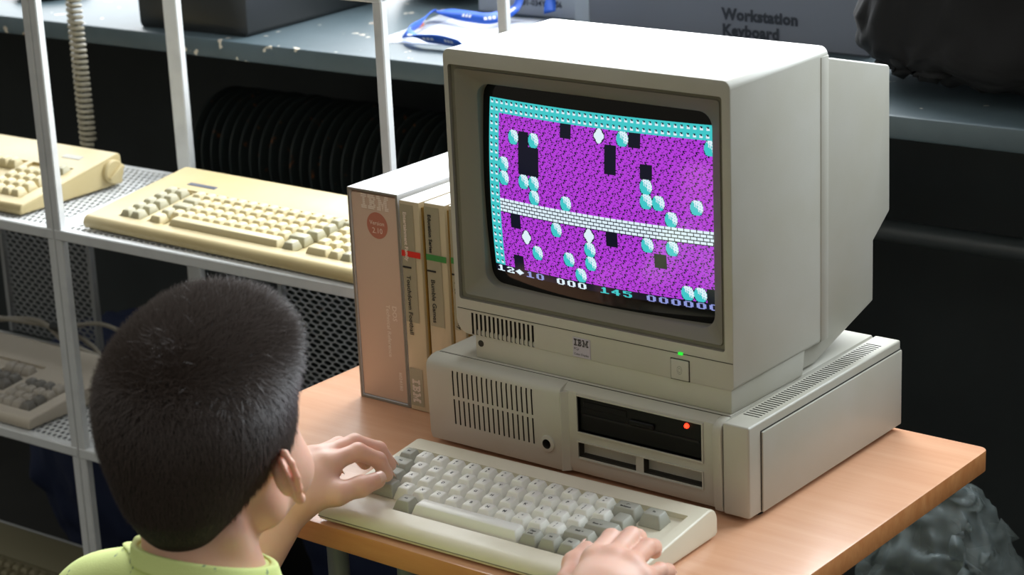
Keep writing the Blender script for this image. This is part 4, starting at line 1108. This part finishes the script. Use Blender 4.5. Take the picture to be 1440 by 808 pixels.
def strands():
    me = hc.data; n = len(me.vertices); co = np.empty(n*3); me.vertices.foreach_get('co', co); co = co.reshape(-1, 3)+np.array(OR)
    rng = random.Random(5); V = []; F = []; nf = len(me.polygons)
    pc = np.empty(nf*3); me.polygons.foreach_get('center', pc); pc = pc.reshape(-1, 3); pn = np.empty(nf*3); me.polygons.foreach_get('normal', pn); pn = pn.reshape(-1, 3)
    crown = Vector((.006,-.062,.116))
    for c_, n_ in zip(pc, pn):
        for rep in range(3):
            w = Vector(c_)+Vector(OR); nl = HR.transposed()@Vector(n_); q = HR.transposed()@(w-Vector(E0))
            if nl.z < -.55: continue
            # skip the inner cut faces facing the skin at the hairline
            top = max(0, min(1, (q.z-.05)/.05)); fr = max(0, min(1, (q.y)/.06))
            flow = Vector((q.x*.25, .9, -.05))*top + Vector((0,-.05+.35*fr,-1))*(1-top)
            cr = (q-crown); dc = cr.length
            if dc < .02: flow = flow+Vector((rng.gauss(0,.6), rng.gauss(0,.6), 0))
            flow += Vector((rng.gauss(0,.28), rng.gauss(0,.28), rng.gauss(0,.28))); flow -= nl*flow.dot(nl)
            if flow.length < 1e-4: continue
            flow.normalize()
            lift = .34+.28*top+.35*top*fr; L = (.0090+.0050*top+.007*top*fr)*rng.uniform(.6, 1.25)
            if q.z < -.02: L *= .55; lift *= .8
            d0 = (flow*(1-lift)+nl*lift).normalized(); side = d0.cross(nl).normalized()*.00026*rng.uniform(.7, 1.3)
            p = w-Vector(OR)+Vector((rng.uniform(-.001,.001), rng.uniform(-.001,.001), rng.uniform(-.001,.001))); p = p-(HR@nl)*.0012
            b = len(V)
            for k, wd_ in ((0, 1), (.5, .8), (1, .12)):
                dd = (d0*(1-k*.35)+flow*(k*.35)).normalized(); c = p+(HR@dd)*L*k; s_ = HR@side*wd_; V += [tuple(c-s_), tuple(c+s_)]
            F += [(b, b+1, b+3, b+2), (b+2, b+3, b+5, b+4)]
    m2 = bpy.data.meshes.new('strands'); m2.from_pydata(V, [], F); m2.materials.append(M['hair']); m2.polygons.foreach_set('use_smooth', [True]*len(F))
    o = link('strands', m2, hc); o['kind'] = 'stuff'; return o
strands()

# ------------------------------------------------------------------ light
wd = bpy.data.worlds.new('world'); SC.world = wd; wd.use_nodes = True
bg = wd.node_tree.nodes['Background']; bg.inputs['Strength'].default_value = 1
# a room whose pale ceiling is brighter than its walls and floor
_n = wd.node_tree; _tc = _n.nodes.new('ShaderNodeTexCoord'); _sx = _n.nodes.new('ShaderNodeSeparateXYZ'); _rp = _n.nodes.new('ShaderNodeValToRGB')
_mr = _n.nodes.new('ShaderNodeMapRange'); _mr.inputs['From Min'].default_value = -1
_n.links.new(_tc.outputs['Generated'], _sx.inputs[0]); _n.links.new(_sx.outputs['Z'], _mr.inputs['Value']); _n.links.new(_mr.outputs['Result'], _rp.inputs['Fac']); _n.links.new(_rp.outputs['Color'], bg.inputs['Color'])
_e = _rp.color_ramp.elements; _e[0].position = .40; _e[0].color = (.145, .13, .10, 1); _e[1].position = .9; _e[1].color = (.56, .56, .53, 1)
_a = _e.new(.56); _a.color = (.190, .180, .150, 1)
def area(name, loc, tgt, sx, sy, power, col):
    l = bpy.data.lights.new(name, 'AREA'); l.shape = 'RECTANGLE'; l.size = sx; l.size_y = sy; l.energy = power; l.color = col
    o = bpy.data.objects.new(name, l); COL.objects.link(o); o.location = loc
    o.rotation_euler = (Vector(tgt)-Vector(loc)).to_track_quat('-Z', 'Y').to_euler(); return o
area('daylight_window_middle', W(.22, 1.13, 1.14), W(.22, -1.0, .45), 1.55, 1.68, 120, (.93, .97, 1))
area('daylight_window_left', W(-1.4, 1.13, 1.14), W(-1.4, -1.0, .45), 1.5, 1.68, 44, (.93, .97, 1))
area('daylight_window_right', W(1.88, 1.13, 1.14), W(1.88, -1.0, .45), 1.5, 1.68, 80, (.84, .93, 1))
SC.view_settings.view_transform = 'Standard'; SC.view_settings.look = 'None'; SC.view_settings.gamma = 1; SC.view_settings.use_curve_mapping = False
SC.view_settings.exposure = 0
